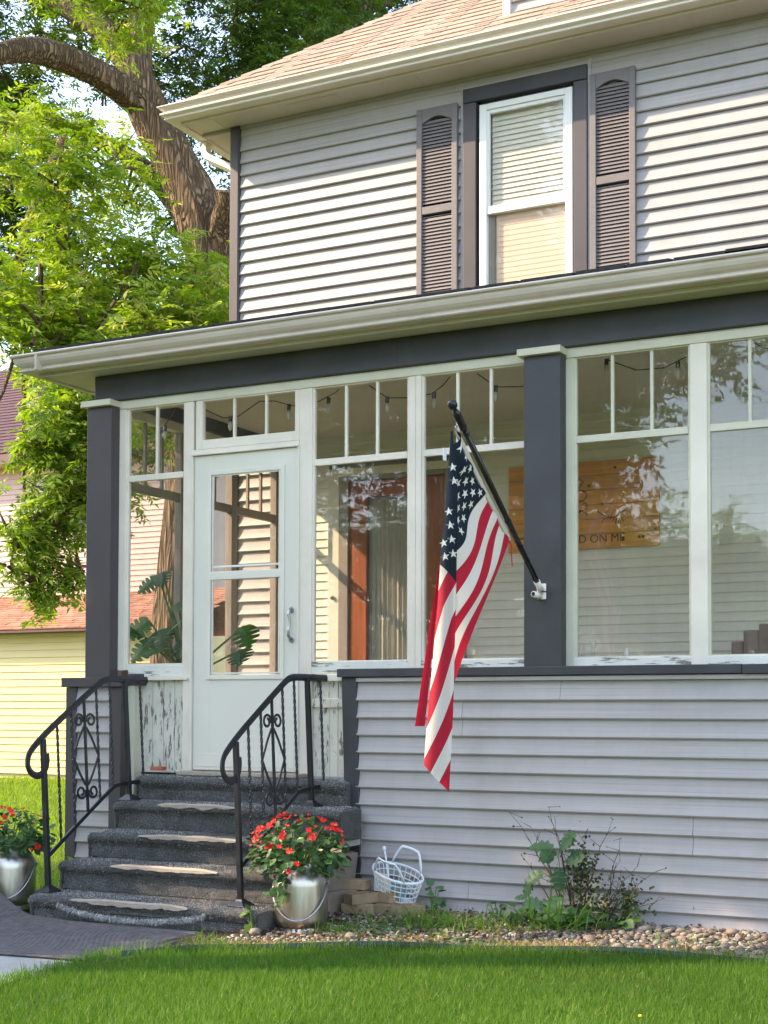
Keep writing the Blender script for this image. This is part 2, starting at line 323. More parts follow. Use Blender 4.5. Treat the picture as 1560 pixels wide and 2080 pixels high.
class G:
    def __init__(s): s.v = []; s.f = []
    def add(s, vs, fs):
        k = len(s.v); s.v += [tuple(v) for v in vs]; s.f += [tuple(i + k for i in f) for f in fs]; return s
    def box(s, x0, x1, y0, y1, z0, z1, rot=None, c=None):
        vs = [(x, y, z) for z in (z0, z1) for y in (y0, y1) for x in (x0, x1)]
        if rot is not None:
            c = Vector(c or ((x0 + x1) / 2, (y0 + y1) / 2, (z0 + z1) / 2)); vs = [tuple(rot @ (Vector(v) - c) + c) for v in vs]
        return s.add(vs, [(0, 2, 3, 1), (4, 5, 7, 6), (0, 1, 5, 4), (1, 3, 7, 5), (3, 2, 6, 7), (2, 0, 4, 6)])
    def prism(s, poly, axis, a, b):
        """extrude a polygon (list of 2-tuples) along axis x/y/z from a to b"""
        def P(p, t): return (t, p[0], p[1]) if axis == 'x' else (p[0], t, p[1]) if axis == 'y' else (p[0], p[1], t)
        n = len(poly); vs = [P(p, a) for p in poly] + [P(p, b) for p in poly]
        return s.add(vs, [tuple(range(n))[::-1], tuple(range(n, 2 * n))] + [(i, (i + 1) % n, n + (i + 1) % n, n + i) for i in range(n)])
    def tube(s, pts, r, n=8, caps=True, flat=None, twist=0):
        pts = [Vector(p) for p in pts]; rs = r if hasattr(r, '__len__') else [r] * len(pts)
        t0 = (pts[1] - pts[0]).normalized(); up = Vector((0, 0, 1)) if abs(t0.z) < .9 else Vector((1, 0, 0))
        if flat is not None: up = Vector(flat)
        u = t0.cross(up).normalized(); rings = []; ang = 0
        for i, p in enumerate(pts):
            t = (pts[min(i + 1, len(pts) - 1)] - pts[max(i - 1, 0)]).normalized()
            u = (u - t * u.dot(t)).normalized(); v = t.cross(u)
            rr = rs[i]; ra, rb = rr if hasattr(rr, '__len__') else (rr, rr)
            off = math.pi / 4 if n == 4 else 0; k = 1.414 if n == 4 else 1
            rings.append([p + u * math.cos(off + ang + 6.28318 * j / n) * ra * k + v * math.sin(off + ang + 6.28318 * j / n) * rb * k for j in range(n)])
            if i + 1 < len(pts): ang += twist * (pts[i + 1] - p).length
        vs = [q for rg in rings for q in rg]
        fs = [(i * n + j, i * n + (j + 1) % n, (i + 1) * n + (j + 1) % n, (i + 1) * n + j) for i in range(len(pts) - 1) for j in range(n)]
        if caps: fs += [tuple(range(n))[::-1], tuple((len(pts) - 1) * n + j for j in range(n))]
        return s.add(vs, fs)
    def lathe(s, prof, c=(0, 0, 0), n=32):
        vs = []; 
        for r, z in prof: vs += [(c[0] + r * math.cos(6.28318 * j / n), c[1] + r * math.sin(6.28318 * j / n), c[2] + z) for j in range(n)]
        return s.add(vs, [(i * n + j, i * n + (j + 1) % n, (i + 1) * n + (j + 1) % n, (i + 1) * n + j) for i in range(len(prof) - 1) for j in range(n)])
    def out(s, name, mat, parent=None, smooth=False, kind=None, bevel=0):
        return raw(name, s.v, s.f, mat, parent, smooth, kind, None, bevel)
def bx(name, mat, parent, x0, x1, y0, y1, z0, z1, bevel=0.002, **k): return G().box(x0, x1, y0, y1, z0, z1).out(name, mat, parent, bevel=bevel, **k)

def big(name, V, F, mat, rnd=None, parent=None, kind=None, smooth=False):
    """fast mesh from numpy: V (n,3), F (m,k) all faces the same size, rnd = per-face random written in UV"""
    me = bpy.data.meshes.new(name); m, k = F.shape
    me.vertices.add(len(V)); me.vertices.foreach_set('co', V.astype(np.float32).ravel())
    me.loops.add(m * k); me.loops.foreach_set('vertex_index', F.astype(np.int32).ravel())
    me.polygons.add(m); me.polygons.foreach_set('loop_start', np.arange(0, m * k, k, dtype=np.int32)); me.polygons.foreach_set('loop_total', np.full(m, k, np.int32))
    if smooth: me.polygons.foreach_set('use_smooth', np.ones(m, bool))
    if rnd is not None:
        u = me.uv_layers.new(name='UVMap'); uv = np.zeros((m * k, 2), np.float32); uv[:, 0] = np.repeat(rnd, k); uv[:, 1] = .5
        u.data.foreach_set('uv', uv.ravel())
    me.update(calc_edges=True); me.materials.append(M[mat] if isinstance(mat, str) else mat)
    o = bpy.data.objects.new(name, me); link(o, parent)
    if kind: o['kind'] = kind
    return o
def nrm(a): return a / np.maximum(np.linalg.norm(a, axis=-1, keepdims=True), 1e-9)
def scatter(bv, bf, pos, fwd, up, scale, rnd):
    """copies of a small base mesh (x = width, y = length, z = normal) at pos along fwd"""
    n = len(pos); f = nrm(fwd); r = nrm(np.cross(f, up)); u = np.cross(r, f)
    sc = np.asarray(scale).reshape(n, 1, 1) if np.ndim(scale) else scale
    V = pos[:, None, :] + sc * (bv[None, :, 0:1] * r[:, None, :] + bv[None, :, 1:2] * f[:, None, :] + bv[None, :, 2:3] * u[:, None, :])
    F = (np.asarray(bf)[None] + (np.arange(n) * len(bv))[:, None, None]).reshape(-1, len(bf[0]))
    return V.reshape(-1, 3), F, np.repeat(rnd, len(bf))
LEAF_V = np.array([(0, 0, 0), (.17, .35, .03), (0, 1, -.05), (-.17, .35, .03), (0, .45, -.03)], float)
LEAF_F = [(0, 1, 4), (1, 2, 4), (2, 3, 4), (3, 0, 4)]
ROUND_V = np.array([(0, 0, 0), (.28, .22, .02), (.33, .55, .03), (0, 1, -.06), (-.33, .55, .03), (-.28, .22, .02), (0, .5, -.05)], float)
ROUND_F = [(0, 1, 6), (1, 2, 6), (2, 3, 6), (3, 4, 6), (4, 5, 6), (5, 0, 6)]
BLADE_V = np.array([(-.5, 0, 0), (.5, 0, 0), (.38, .5, 0), (-.38, .5, 0), (0, 1, 0)], float)
BLADE_F = [(0, 1, 2), (0, 2, 3), (3, 2, 4)]
def sprigs(pos, size, droop, mean, spread, nl=9):
    """compound leaves: a short rachis with nl leaflets either side"""
    n = len(pos); a = RNG.uniform(0, 6.283, n); d = np.stack([np.cos(a), np.sin(a), RNG.uniform(-.7, .35, n) - droop], 1); d = nrm(d)
    side = nrm(np.cross(d, np.array([0, 0, 1.]) + RNG.normal(0, .35, (n, 3))))
    up = np.cross(side, d); P = []; Fw = []; U = []; S = []; Rn = []
    base = np.clip(RNG.normal(mean, spread, n), 0, 1)
    L = size * RNG.uniform(.75, 1.2, n)
    for k in range(nl):
        t = 0.15 + .85 * (k // 2) / max(1, (nl - 1) // 2); sg = 1 if k % 2 else -1
        if k == nl - 1: fw = d + RNG.normal(0, .12, (n, 3)); t = 1
        else: fw = d * .62 + side * sg * .8 + RNG.normal(0, .16, (n, 3))
        P.append(pos + d * (L * t)[:, None]); Fw.append(fw); U.append(up + RNG.normal(0, .35, (n, 3))); S.append(L * .52 * RNG.uniform(.8, 1.15, n)); Rn.append(np.clip(base + RNG.normal(0, .10, n), 0, 1))
    return scatter(LEAF_V, LEAF_F, np.concatenate(P), np.concatenate(Fw), np.concatenate(U), np.concatenate(S), np.concatenate(Rn))
def clumps(cl, dens):
    """random points in soft ellipsoid clumps, gathered on sub-clusters so the crown breaks up"""
    out = []
    for (x, y, z, r) in cl:
        k = max(5, int(14 * r * r) + 2); c = nrm(RNG.normal(0, 1, (k, 3))) * (RNG.uniform(.3, 1, (k, 1)) ** .5) * r * np.array([1, 1, .8])
        m = int(dens * r * r); idx = RNG.integers(0, k, m)
        out.append(np.array([x, y, z]) + c[idx] + RNG.normal(0, .14 * (r / .5) ** .6 + .01, (m, 3)))
    return np.concatenate(out)
# ------------------------------------------------------------------ ground and setting
def lumpy(x, y): return .012 * math.sin(x * 1.3 + y) + .010 * math.sin(y * 2.1 - x * .7)
gv = [(-220, -220, -.02), (220, -220, -.02), (220, 220, -.02), (-220, 220, -.02)]
gr = raw('lawn', gv, [(0, 1, 2, 3)], 'lawn'); gr.location.z = GZ; gr['kind'] = 'structure'
bed_edge = [(-4.45, -2.1), (-4.27, -1.71), (-4.09, -1.50), (-3.72, -1.37), (-3.25, -1.08), (-2.76, -.95), (-2.21, -.79), (-1.83, -.74), (-1.3, -.72), (.3, -.72), (3, -.72)]
def edge_y(x): return float(np.interp(x, [p[0] for p in bed_edge], [p[1] for p in bed_edge]))
nx = 90; gx = np.linspace(-4.4, 3, nx); V = []; F = []
for i, x in enumerate(gx):
    for j in range(14):
        t = j / 13; y = edge_y(x) * (1 - t) + .02 * t
        V.append((x, y, GZ + .004 + .012 * noise.noise(Vector((x * 6, y * 6, 0))) + .02 * t))
F = [(i * 14 + j, (i + 1) * 14 + j, (i + 1) * 14 + j + 1, i * 14 + j + 1) for i in range(nx - 1) for j in range(13)]
bed = raw('planting_bed', V, F, 'soil', smooth=True); bed['kind'] = 'structure'
wk = G().box(-5.95, -4.42, -9, -1.02, GZ - .1, GZ - .002).out('walkway', 'concrete'); wk['kind'] = 'structure'

# ------------------------------------------------------------------ the house
H = thing('house', (-3.1, 2.15, 0), 'grey vinyl sided two storey house with charcoal trim, tan hip roof and glazed front porch', 'house')
UY = 2.15
G().box(-6.56, 1.2, UY + .05, 9.5, 0, 6.08).out('wall', 'siding', H)

def course(x0, x1, y, z, h, mat='siding', parent=H, name='siding_board', proud=.021, n=6):
    """one lap: bulges out towards its butt edge and returns under it"""
    prof = [(y + .004, z + h + .004)]
    for i in range(n + 1):
        t = i / n; prof.append((y - .002 - proud * (t ** 1.6), z + h - h * t))
    prof += [(y - proud + .003, z - .008), (y + .005, z - .003)]
    g = G().prism(prof, 'x', x0, x1); return g.out(name, mat, parent)
def lap_wall(segs, y, z0, n, h, rng, **k):
    """n courses upward from z0; boards are double courses so the joints step every second one"""
    for i in range(n):
        for (a, b) in segs:
            cuts = [a]; 
            if i // 2 in rng:
                for c in rng[i // 2]:
                    if a + .1 < c < b - .1: cuts.append(c)
            cuts.append(b)
            for q in range(len(cuts) - 1): course(cuts[q], cuts[q + 1] - (.002 if q < len(cuts) - 2 else 0), y + (.0012 if q % 2 else 0), z0 + i * h, h, **k)
E = .1037
# upper storey
lap_wall([(-6.48, -4.445), (-3.385, 1.2)], UY, 5.868 - 17 * E, 17, E, {1: [-1.2], 3: [-5.6, -2.0], 5: [-.4], 6: [-1.7]})
course(-6.48, 1.2, UY, 5.992, .085, proud=.010)
course(-6.48, -4.445, UY, 5.868, .124); course(-3.385, 1.2, UY, 5.868, .124)
# lower storey strip left of the porch
lap_wall([(-6.48, -5.97)], UY, .25, 37, E, {})
bx('corner_board', 'plum', H, -6.575, -6.482, UY - .03, UY + .06, .2, 6.075, .004)
G().box(-6.500, -6.494, UY - .034, UY - .03, .2, 6.07).out('corner_bead', 'plum', H)
# eave: soffit, fascia, gutter
zs = 6.076; XF, YF = -6.885, 1.91
G().add([(XF, YF, zs), (1.6, YF, zs), (1.6, UY + .1, zs), (-6.5, UY + .1, zs), (-6.5, 9.5, zs), (XF, 9.5, zs)], [(0, 1, 2, 3), (0, 3, 4, 5)]).out('soffit', 'soffit', H)
bx('soffit_patch', 'soffit', H, -5.92, -5.45, 1.955, 2.055, zs - .004, zs + .002, 0)
for sx in (-6.62, -4.75, -2.6): bx('soffit_seam', 'soffit', H, sx, sx + .004, YF + .01, UY - .01, zs - .0035, zs + .002, 0)
G().box(XF + .02, 1.6, UY - .016, UY - .002, zs - .028, zs - .002).out('frieze_strip', 'siding', H)
def eave_sweep(name, prof, mat, xf, yf, xr, yb, parent=H, smooth=False):
    vs = []; n = len(prof)
    for (d, z) in prof: vs.append((xr, yf - d, z))
    for (d, z) in prof: vs.append((xf - d, yf - d, z))
    for (d, z) in prof: vs.append((xf - d, yb, z))
    fs = [(k * n + i, k * n + (i + 1) % n, (k + 1) * n + (i + 1) % n, (k + 1) * n + i) for k in range(2) for i in range(n)]
    fs += [tuple(range(n)), tuple(range(2 * n, 3 * n))[::-1]]
    return raw(name, vs, fs, mat, parent, smooth, bevel=.0015)
eave_sweep('fascia', [(0, zs - .012), (.018, zs - .012), (.018, 6.19), (0, 6.19)], 'soffit', XF, YF, 1.6, 9.5)
z0 = 6.082
gprof = [(.018, z0 + .004), (.106, z0), (.116, z0 + .004), (.117, z0 + .012), (.108, z0 + .016), (.108, z0 + .024), (.140, z0 + .036), (.143, z0 + .050), (.124, z0 + .062), (.120, z0 + .078), (.124, z0 + .089), (.156, z0 + .092), (.162, z0 + .098), (.156, z0 + .106), (.138, z0 + .104), (.112, z0 + .08), (.112, z0 + .060), (.090, z0 + .012), (.024, z0 + .012), (.024, z0 + .12), (.018, z0 + .12)]
eave_sweep('gutter', gprof, 'gutter', XF, YF, 1.6, 9.5)
# roof plane with separate tabs
PT = .84; RX, RY, RZ = XF - .055, YF - .055, 6.215
def roof_pt(x, s, lift=0):   # s = distance in plan up the slope from the eave
    return (x, RY + s - lift * .64, RZ + s * PT + lift * .77)
G().add([(RX, RY, RZ), (1.7, RY, RZ), (1.7, RY + 5.5, RZ + 5.5 * PT), (RX + 5.5, RY + 5.5, RZ + 5.5 * PT), (RX, RY + 9, RZ)], [(0, 1, 2, 3), (0, 3, 4)]).out('roof', 'shingle', H)
ex = .058; tab = .305; near = []; rest = G()
for c in range(60):
    s0 = c * ex; s1 = s0 + ex * 1.7; x = RX + s0 - .3 + ((c * .095) % tab)
    while x < 1.5:
        a = max(x, RX + s0 + .004); b_ = min(x + tab - .008, 1.5)
        if b_ - a > .03:
            l1 = .010 + .004 * math.sin(c * 3.1 + x * 5)
            a1 = max(a, RX + s1) if a < RX + s1 else a
            vs = [roof_pt(a, s0, 0), roof_pt(b_, s0, 0), roof_pt(max(b_, a1 + .002), s1, .001), roof_pt(a1, s1, .001), roof_pt(a, s0, l1), roof_pt(b_, s0, l1), roof_pt(max(b_, a1 + .002), s1, .003), roof_pt(a1, s1, .003)]
            fs = [(4, 5, 6, 7), (0, 1, 5, 4), (1, 2, 6, 5), (3, 0, 4, 7)]
            vis = (x < -1.9 and s0 < 2.6)
            near.append((vs, fs)) if vis and len(near) < 270 else rest.add(vs, fs)
        x += tab
for vs, fs in near: raw('shingle', vs, fs, 'shingle', H)
rest.out('shingle_field', 'shingle', H, kind='stuff')
for i in range(26):     # hip caps
    s0 = .01 + i * .125; a = Vector((RX + s0, RY + s0, RZ + s0 * PT)); d = Vector((1, 1, PT)).normalized(); b_ = a + d * .20
    fr = Vector((1, -.2, -.15)).normalized() * .10; lf = Vector((-.2, 1, -.15)).normalized() * .10; u = Vector((0, 0, .022))
    vs = [a + fr + u * .6, a + u * 1.3, a + lf + u * .6, b_ + fr + u * .3, b_ + u * .8, b_ + lf + u * .3, a + fr - u * .3, a, a + lf - u * .3]
    raw('hip_cap', [tuple(v) for v in vs], [(0, 1, 4, 3), (1, 2, 5, 4), (6, 7, 1, 0), (7, 8, 2, 1)], 'shingle', H)
# dormer foot at the top of the picture
G().box(-4.13, -2.0, 2.30, 4.5, 6.52, 8.1).out('dormer_wall', 'siding', H)
bx('dormer_corner_trim', 'vinyl', H, -4.15, -4.09, 2.255, 2.30, 6.53, 8.1)
for i in range(12): course(-4.09, -2.0, 2.29, 6.56 + i * E, E, name='siding_board')
# downspout elbow at the left eave
G().tube([(-6.95, 2.31, 6.085), (-6.95, 2.30, 6.03), (-6.945, 2.285, 5.985), (-6.92, 2.27, 5.945), (-6.88, 2.25, 5.91), (-6.60, 2.19, 5.755), (-6.56, 2.185, 5.72)], [(.026, .036)] * 7, 4, flat=(0, 1, 0)).out('downspout', 'gutter', H, bevel=.004)
for k in range(6):
    t = k / 5; p = (-6.955 + .05 * t * t, 2.30 - .03 * t, 6.02 - .085 * t)
    G().tube([p, (p[0] + .006, p[1], p[2] - .006)], [(.029, .039)] * 2, 4, flat=(0, 1, 0)).out('downspout_crimp', 'gutter', H)
# upper window
W = G().box(-4.285, -4.225, UY - .03, UY + .02, 4.2, 5.832).box(-3.585, -3.527, UY - .03, UY + .02, 4.2, 5.832).box(-4.225, -3.585, UY - .03, UY + .02, 5.785, 5.832).out('window', 'vinyl', H, bevel=.004)
G().box(-4.225, -3.585, UY - .022, UY + .01, 4.985, 5.045).out('meeting_rail', 'vinyl', W, bevel=.004)
G().box(-4.232, -4.205, UY - .018, UY + .01, 5.045, 5.785).box(-3.605, -3.578, UY - .018, UY + .01, 5.045, 5.785).box(-4.205, -3.605, UY - .018, UY + .01, 5.757, 5.785).out('sash', 'vinyl', W, bevel=.003)
bx('pane', 'glassup', W, -4.205, -3.605, UY - .004, UY, 5.045, 5.757, 0)
bx('pane', 'glassup', W, -4.225, -3.585, UY + .012, UY + .016, 4.2, 4.985, 0)
bx('sash_stile', 'taupe', W, -4.225, -4.175, UY + .018, UY + .028, 4.2, 4.985, 0)
zz = 5.77; k = 0
while zz > 4.25:
    up_ = zz > 5.0
    rot = Matrix.Rotation(R(76 if up_ else 86), 3, 'X')
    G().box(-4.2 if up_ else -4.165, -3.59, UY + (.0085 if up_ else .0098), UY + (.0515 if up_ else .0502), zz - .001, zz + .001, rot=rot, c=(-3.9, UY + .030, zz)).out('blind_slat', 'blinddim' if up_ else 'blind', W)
    zz -= .0405; k += 1
G().box(-4.2, -3.59, UY + .042, UY + .048, 4.2, 5.8).out('blind_backing', 'blinddim', W)
# casing of the upper window
bx('window_head_casing', 'charcoal', H, -4.418, -3.410, UY - .045, UY + .02, 5.862, 5.972, .004)
bx('window_side_casing', 'plum', H, -4.418, -4.31, UY - .04, UY + .02, 4.2, 5.859, .004)
bx('window_side_casing', 'plum', H, -3.515, -3.410, UY - .04, UY + .02, 4.2, 5.859, .004)
bx('casing_return', 'black', H, -4.308, -4.287, UY - .008, UY + .02, 4.2, 5.86, 0)
bx('trim_channel', 'siding', H, -4.443, -4.420, UY - .026, UY + .02, 4.2, 6.0, .003)
bx('trim_channel', 'siding', H, -3.408, -3.383, UY - .026, UY + .02, 4.2, 6.02, .003)
bx('trim_channel', 'siding', H, -4.420, -3.408, UY - .026, UY + .02, 5.975, 5.99, .002)
# shutters with separate louvres
def shutter(x0, x1):
    zt = 5.882; zb = 4.15; y = UY - .016; sw = .046
    g = G().box(x0, x0 + sw, y - .035, y, zb, zt).box(x1 - sw, x1, y - .035, y, zb, zt).box(x0 + sw, x1 - sw, y - .032, y, 5.055, 5.115)
    a = []; n = 14; xa, xb = x0 + sw, x1 - sw
    arch = [(xa, 5.765)] + [(xa + (xb - xa) * i / n, 5.765 + .045 * math.sin(math.pi * i / n)) for i in range(1, n)] + [(xb, 5.765)]
    g.prism(arch + [(xb, zt), (xa, zt)], 'y', y - .032, y)
    s = g.out('shutter', 'shutter', H, bevel=.003)
    G().box(xa, xb, y - .006, y, zb, 5.80).out('shutter_back', 'black', s)
    z = 5.775
    while z > zb + .05:
        if not 5.035 < z < 5.13:
            G().box(xa, xb, y - .0305, y - .0015, z - .0015, z + .0015, rot=Matrix.Rotation(R(64), 3, 'X'), c=(xa, y - .016, z)).out('louvre', 'shutter', s)
        z -= .0272
    for zc in (5.83, 5.06): G().lathe([(0, .004), (.005, .003), (.006, 0)], (0, 0, 0), 8)
shutter(-4.814, -4.464); shutter(-3.383, -3.036)

# ------------------------------------------------------------------ porch shell (part of the house)
YW = .08     # outer face of the window wall
zl = 3.482
bx('beam', 'charcoal', H, -6.174, 1.2, .05, .20, 3.303, zl - .002, .006)
bx('beam_side', 'charcoal', H, -6.174, -6.03, .204, UY - .03, 3.303, zl - .002, .006)
bx('beam_seam', 'charcoal', H, -3.86, -3.857, .047, .06, 3.31, zl - .01, 0)
LX, LY = -6.49, -.094
G().add([(LX, LY, zl), (1.6, LY, zl), (1.6, .1, zl), (-6.1, .1, zl), (-6.1, UY, zl), (LX, UY, zl)], [(0, 1, 2, 3), (0, 3, 4, 5)]).out('porch_soffit', 'soffitlow', H)
eave_sweep('porch_fascia', [(0, zl - .010), (.018, zl - .010), (.018, 3.63), (0, 3.63)], 'soffitlow', LX, LY, 1.6, UY)
z0 = 3.492
gp2 = [(.018, z0 + .004), (.100, z0), (.108, z0 + .007), (.107, z0 + .016), (.098, z0 + .020), (.100, z0 + .028), (.116, z0 + .040), (.130, z0 + .056), (.137, z0 + .074), (.138, z0 + .090), (.152, z0 + .093), (.158, z0 + .102), (.152, z0 + .112), (.138, z0 + .110), (.124, z0 + .080), (.112, z0 + .050), (.092, z0 + .012), (.024, z0 + .012), (.024, z0 + .10), (.018, z0 + .10)]
eave_sweep('porch_gutter', gp2, 'gutterlow', LX, LY, 1.6, UY)
bx('gutter_joint', 'gutterlow', H, -6.42, -6.405, LY - .157, LY - .02, 3.488, 3.600, .002)
G().add([(LX - .04, LY - .04, 3.640), (1.6, LY - .04, 3.640), (1.6, UY, 4.26), (-6.3, UY, 4.26), (LX - .04, UY, 3.64), (LX - .02, LY - .02, 3.60), (1.6, LY - .02, 3.60)], [(0, 1, 2, 3), (0, 3, 4), (5, 6, 1, 0)]).out('porch_roof', 'shingledark', H)
bx('drip_edge', 'gutterlow', H, LX - .02, 1.6, LY - .045, LY - .018, 3.612, 3.640, .001)
x = LX - .03; i = 0
while x < 1.5:
    wd = random.uniform(.26, .34); hgt = random.uniform(.004, .016); z = 3.642 + (.007 if random.random() < .12 else 0)
    G().box(x, x + wd - random.uniform(.004, .03), LY - .05 + random.uniform(0, .012), LY + .1, z, z + .012 + hgt * .4, rot=Matrix.Rotation(R(14), 3, 'X'), c=(x, LY - .05, z)).out('edge_shingle', 'shingledark', H)
    x += wd; i += 1
# knee wall on the right
lap_wall([(-4.093, 1.2)], 0, 1.302 - 12 * E, 13, E, {6: [-2.78], 5: [-3.39], 4: [-.6], 2: [-2.02], 1: [-1.2], 0: [-3.35, -.9]})
G().box(-4.19, 1.2, .012, .075, 0, 1.44).out('knee_wall', 'siding', H)
g = G(); z_b, z_t = .05, 1.436
g.add([(-4.150, -.022, z_b), (-4.052, -.022, z_b), (-4.094, -.022, z_t), (-4.196, -.022, z_t), (-4.150, .09, z_b), (-4.052, .09, z_b), (-4.094, .09, z_t), (-4.196, .09, z_t)], [(0, 1, 2, 3), (5, 4, 7, 6), (4, 0, 3, 7), (1, 5, 6, 2), (3, 2, 6, 7)])
g.out('corner_board', 'charcoal', H, bevel=.003)
bx('sill_cap', 'charcoal', H, -4.215, -1.745, -.045, .078, 1.437, 1.487, .004)
bx('sill_cap', 'charcoal', H, -1.742, 1.2, -.049, .078, 1.434, 1.485, .004)
bx('cap_channel', 'siding', H, -4.09, 1.2, -.03, .0, 1.408, 1.432, .002)
# pier left of the steps
lap_wall([(-6.245, -5.962)], 0, 1.302 - 12 * E, 13, E, {})
G().box(-6.32, -5.88, .012, .20, 0, 1.39).out('pier', 'siding', H)
bx('pier_trim', 'plum', H, -6.330, -6.243, -.022, .06, .05, 1.388, .003)
bx('pier_trim', 'plum', H, -5.964, -5.868, -.022, .14, .05, 1.388, .003)
bx('pier_cap', 'plum', H, -6.352, -5.850, -.045, .22, 1.389, 1.452, .004)
bx('pier_cap', 'charcoal', H, -5.848, -5.765, .02, .11, 1.40, 1.475, .004)
bx('pier_side_board', 'cream', H, -5.866, -5.80, .03, .14, .3, 1.40, .003)
# porch posts
def post(x0, x1, z0, m):
    p = bx('porch_post', m, H, x0, x1, .0, .085, z0, 3.255, .003)
    G().box(x0 - .030, x1 + .012, -.032, .10, 3.258, 3.298).out('capital', 'cream', p, bevel=.003)
post(-6.190, -5.985, 1.452, 'plum'); post(-3.008, -2.783, 1.487, 'charcoal'); post(.36, .585, 1.487, 'charcoal')

# window wall
def stile(x0, x1, z0, z1, mat='white', y=YW, d=.05): bx('stile', mat, H, x0, x1, y, y + d, z0, z1, .003)
def rail(x0, x1, z0, z1, mat='white', y=YW + .004, d=.04): bx('rail', mat, H, x0, x1, y, y + d, z0, z1, .003)
def porch_window(x0, x1, muns, mat='white', y=YW, axis=None):
    """one fixed porch window: sash frame, transom lights above, big pane below"""
    yy = y + .018; T = .018
    sash = G().box(x0 - .02, x0 + .004, yy - .008, yy + T, 1.50, 3.26).box(x1 - .004, x1 + .02, yy - .008, yy + T, 1.50, 3.26)
    sash.box(x0 + .004, x1 - .004, yy - .008, yy + T, 3.238, 3.26).box(x0 + .004, x1 - .004, yy - .012, yy + T, 2.755, 2.795).box(x0 + .004, x1 - .004, yy - .008, yy + T, 1.50, 1.542)
    w_ = sash.out('window', mat, H, bevel=.002)
    xs = [x0] + list(muns) + [x1]
    for m_ in muns: G().box(m_ - .009, m_ + .009, yy - .004, yy + T, 2.795, 3.238).out('muntin', mat, w_, bevel=.002)
    for a, b_ in zip(xs[:-1], xs[1:]):
        bx('pane', 'glass', w_, a + .006, b_ - .006, yy + .004, yy + .008, 2.792, 3.242, 0)
    bx('pane', 'glass', w_, x0, x1, yy + .004, yy + .008, 1.538, 2.76, 0)
    return w_
bx('head_rail', 'cream', H, -5.985, -3.01, YW - .004, YW + .05, 3.245, 3.302, .003)
bx('head_rail', 'cream', H, -2.780, .36, YW - .004, YW + .05, 3.245, 3.302, .003)
bx('bottom_rail', 'peelh', H, -5.90, -5.40, YW + .004, YW + .05, 1.455, 1.528, .003)
bx('sill_lip', 'white', H, -5.865, -5.405, YW - .012, YW + .03, 1.432, 1.454, .003)
bx('bottom_rail', 'peelh', H, -4.50, -3.01, YW + .004, YW + .05, 1.462, 1.538, .003)
bx('sill_lip', 'peelh', H, -4.50, -4.17, YW - .012, YW + .03, 1.42, 1.455, .003)
bx('bottom_rail', 'peelh', H, -2.780, .36, YW + .002, YW + .05, 1.482, 1.536, .003)
stile(-5.985, -5.925, 1.50, 3.244); stile(-5.45, -5.378, .84, 3.244)
stile(-4.567, -4.475, .84, 3.244); stile(-3.795, -3.748, 1.46, 3.244); stile(-3.745, -3.708, 1.46, 3.244, y=YW - .004)
stile(-2.782, -2.733, 1.487, 3.244, 'cream'); stile(-2.052, -1.958, 1.487, 3.244, 'white', y=YW - .002); stile(-1.283, -1.187, 1.487, 3.244, 'cream'); stile(-.51, -.42, 1.487, 3.244, 'cream'); stile(.26, .36, 1.487, 3.244, 'cream')
porch_window(-5.915, -5.46, [-5.686]); porch_window(-4.465, -3.805, [-4.239, -4.020]); porch_window(-3.698, -3.03, [-3.475, -3.257])
porch_window(-2.723, -2.062, [-2.507, -2.276], 'cream'); porch_window(-1.948, -1.293, [-1.725, -1.505], 'cream'); porch_window(-1.177, -.52, [-.96, -.74], 'cream'); porch_window(-.41, .25, [-.19, .03], 'cream')
# transom over the door
tw = G().box(-5.360, -5.309, YW + .002, YW + .036, 2.925, 3.244).box(-4.602, -4.568, YW + .002, YW + .036, 2.925, 3.244).box(-5.309, -4.602, YW + .002, YW + .036, 2.925, 2.985).box(-5.309, -4.602, YW + .002, YW + .036, 3.237, 3.244).out('transom_window', 'white', H, bevel=.002)
for m_ in (-5.070, -4.825): G().box(m_ - .008, m_ + .008, YW + .012, YW + .034, 2.985, 3.237).out('muntin', 'white', tw, bevel=.002)
for a, b_ in ((-5.309, -5.078), (-5.062, -4.833), (-4.817, -4.602)): bx('pane', 'glass', tw, a, b_, YW + .022, YW + .026, 2.985, 3.238, 0)
bx('door_head', 'white', H, -5.378, -4.566, YW - .006, YW + .06, 2.893, 2.922, .002)
bx('door_drip_cap', 'white', H, -5.385, -4.56, YW - .02, YW + .02, 2.884, 2.896, .002)
# storm door
D = G().box(-5.368, -5.235, YW + .002, YW + .036, .853, 2.882).box(-4.700, -4.578, YW + .002, YW + .036, .853, 2.882).box(-5.235, -4.700, YW + .002, YW + .036, 2.757, 2.882).box(-5.235, -4.700, YW + .002, YW + .036, .853, 1.458).out('storm_door', 'door', H, bevel=.004)
def ring(x0, x1, z0, z1, wd, y, d): return G().box(x0, x0 + wd, y - d, y, z0, z1).box(x1 - wd, x1, y - d, y, z0, z1).box(x0 + wd, x1 - wd, y - d, y, z0, z0 + wd).box(x0 + wd, x1 - wd, y - d, y, z1 - wd, z1)
ring(-5.262, -4.672, 1.432, 2.778, .030, YW + .002, .010).out('door_glass_frame', 'door', D, bevel=.003)
ring(-5.226, -4.708, 1.468, 2.750, .010, YW + .006, .006).out('glass_bead', 'door', D)
bx('door_rail', 'door', D, -5.232, -4.702, YW - .008, YW + .02, 2.072, 2.125, .003)
bx('sliding_sash_bar', 'vinyl', D, -5.222, -4.710, YW + .002, YW + .014, 2.150, 2.163, .002)
bx('pane', 'glassdoor', D, -5.230, -4.705, YW + .012, YW + .015, 1.46, 2.075, 0)
bx('pane', 'glassdoor', D, -5.230, -4.705, YW + .012, YW + .015, 2.12, 2.76, 0)
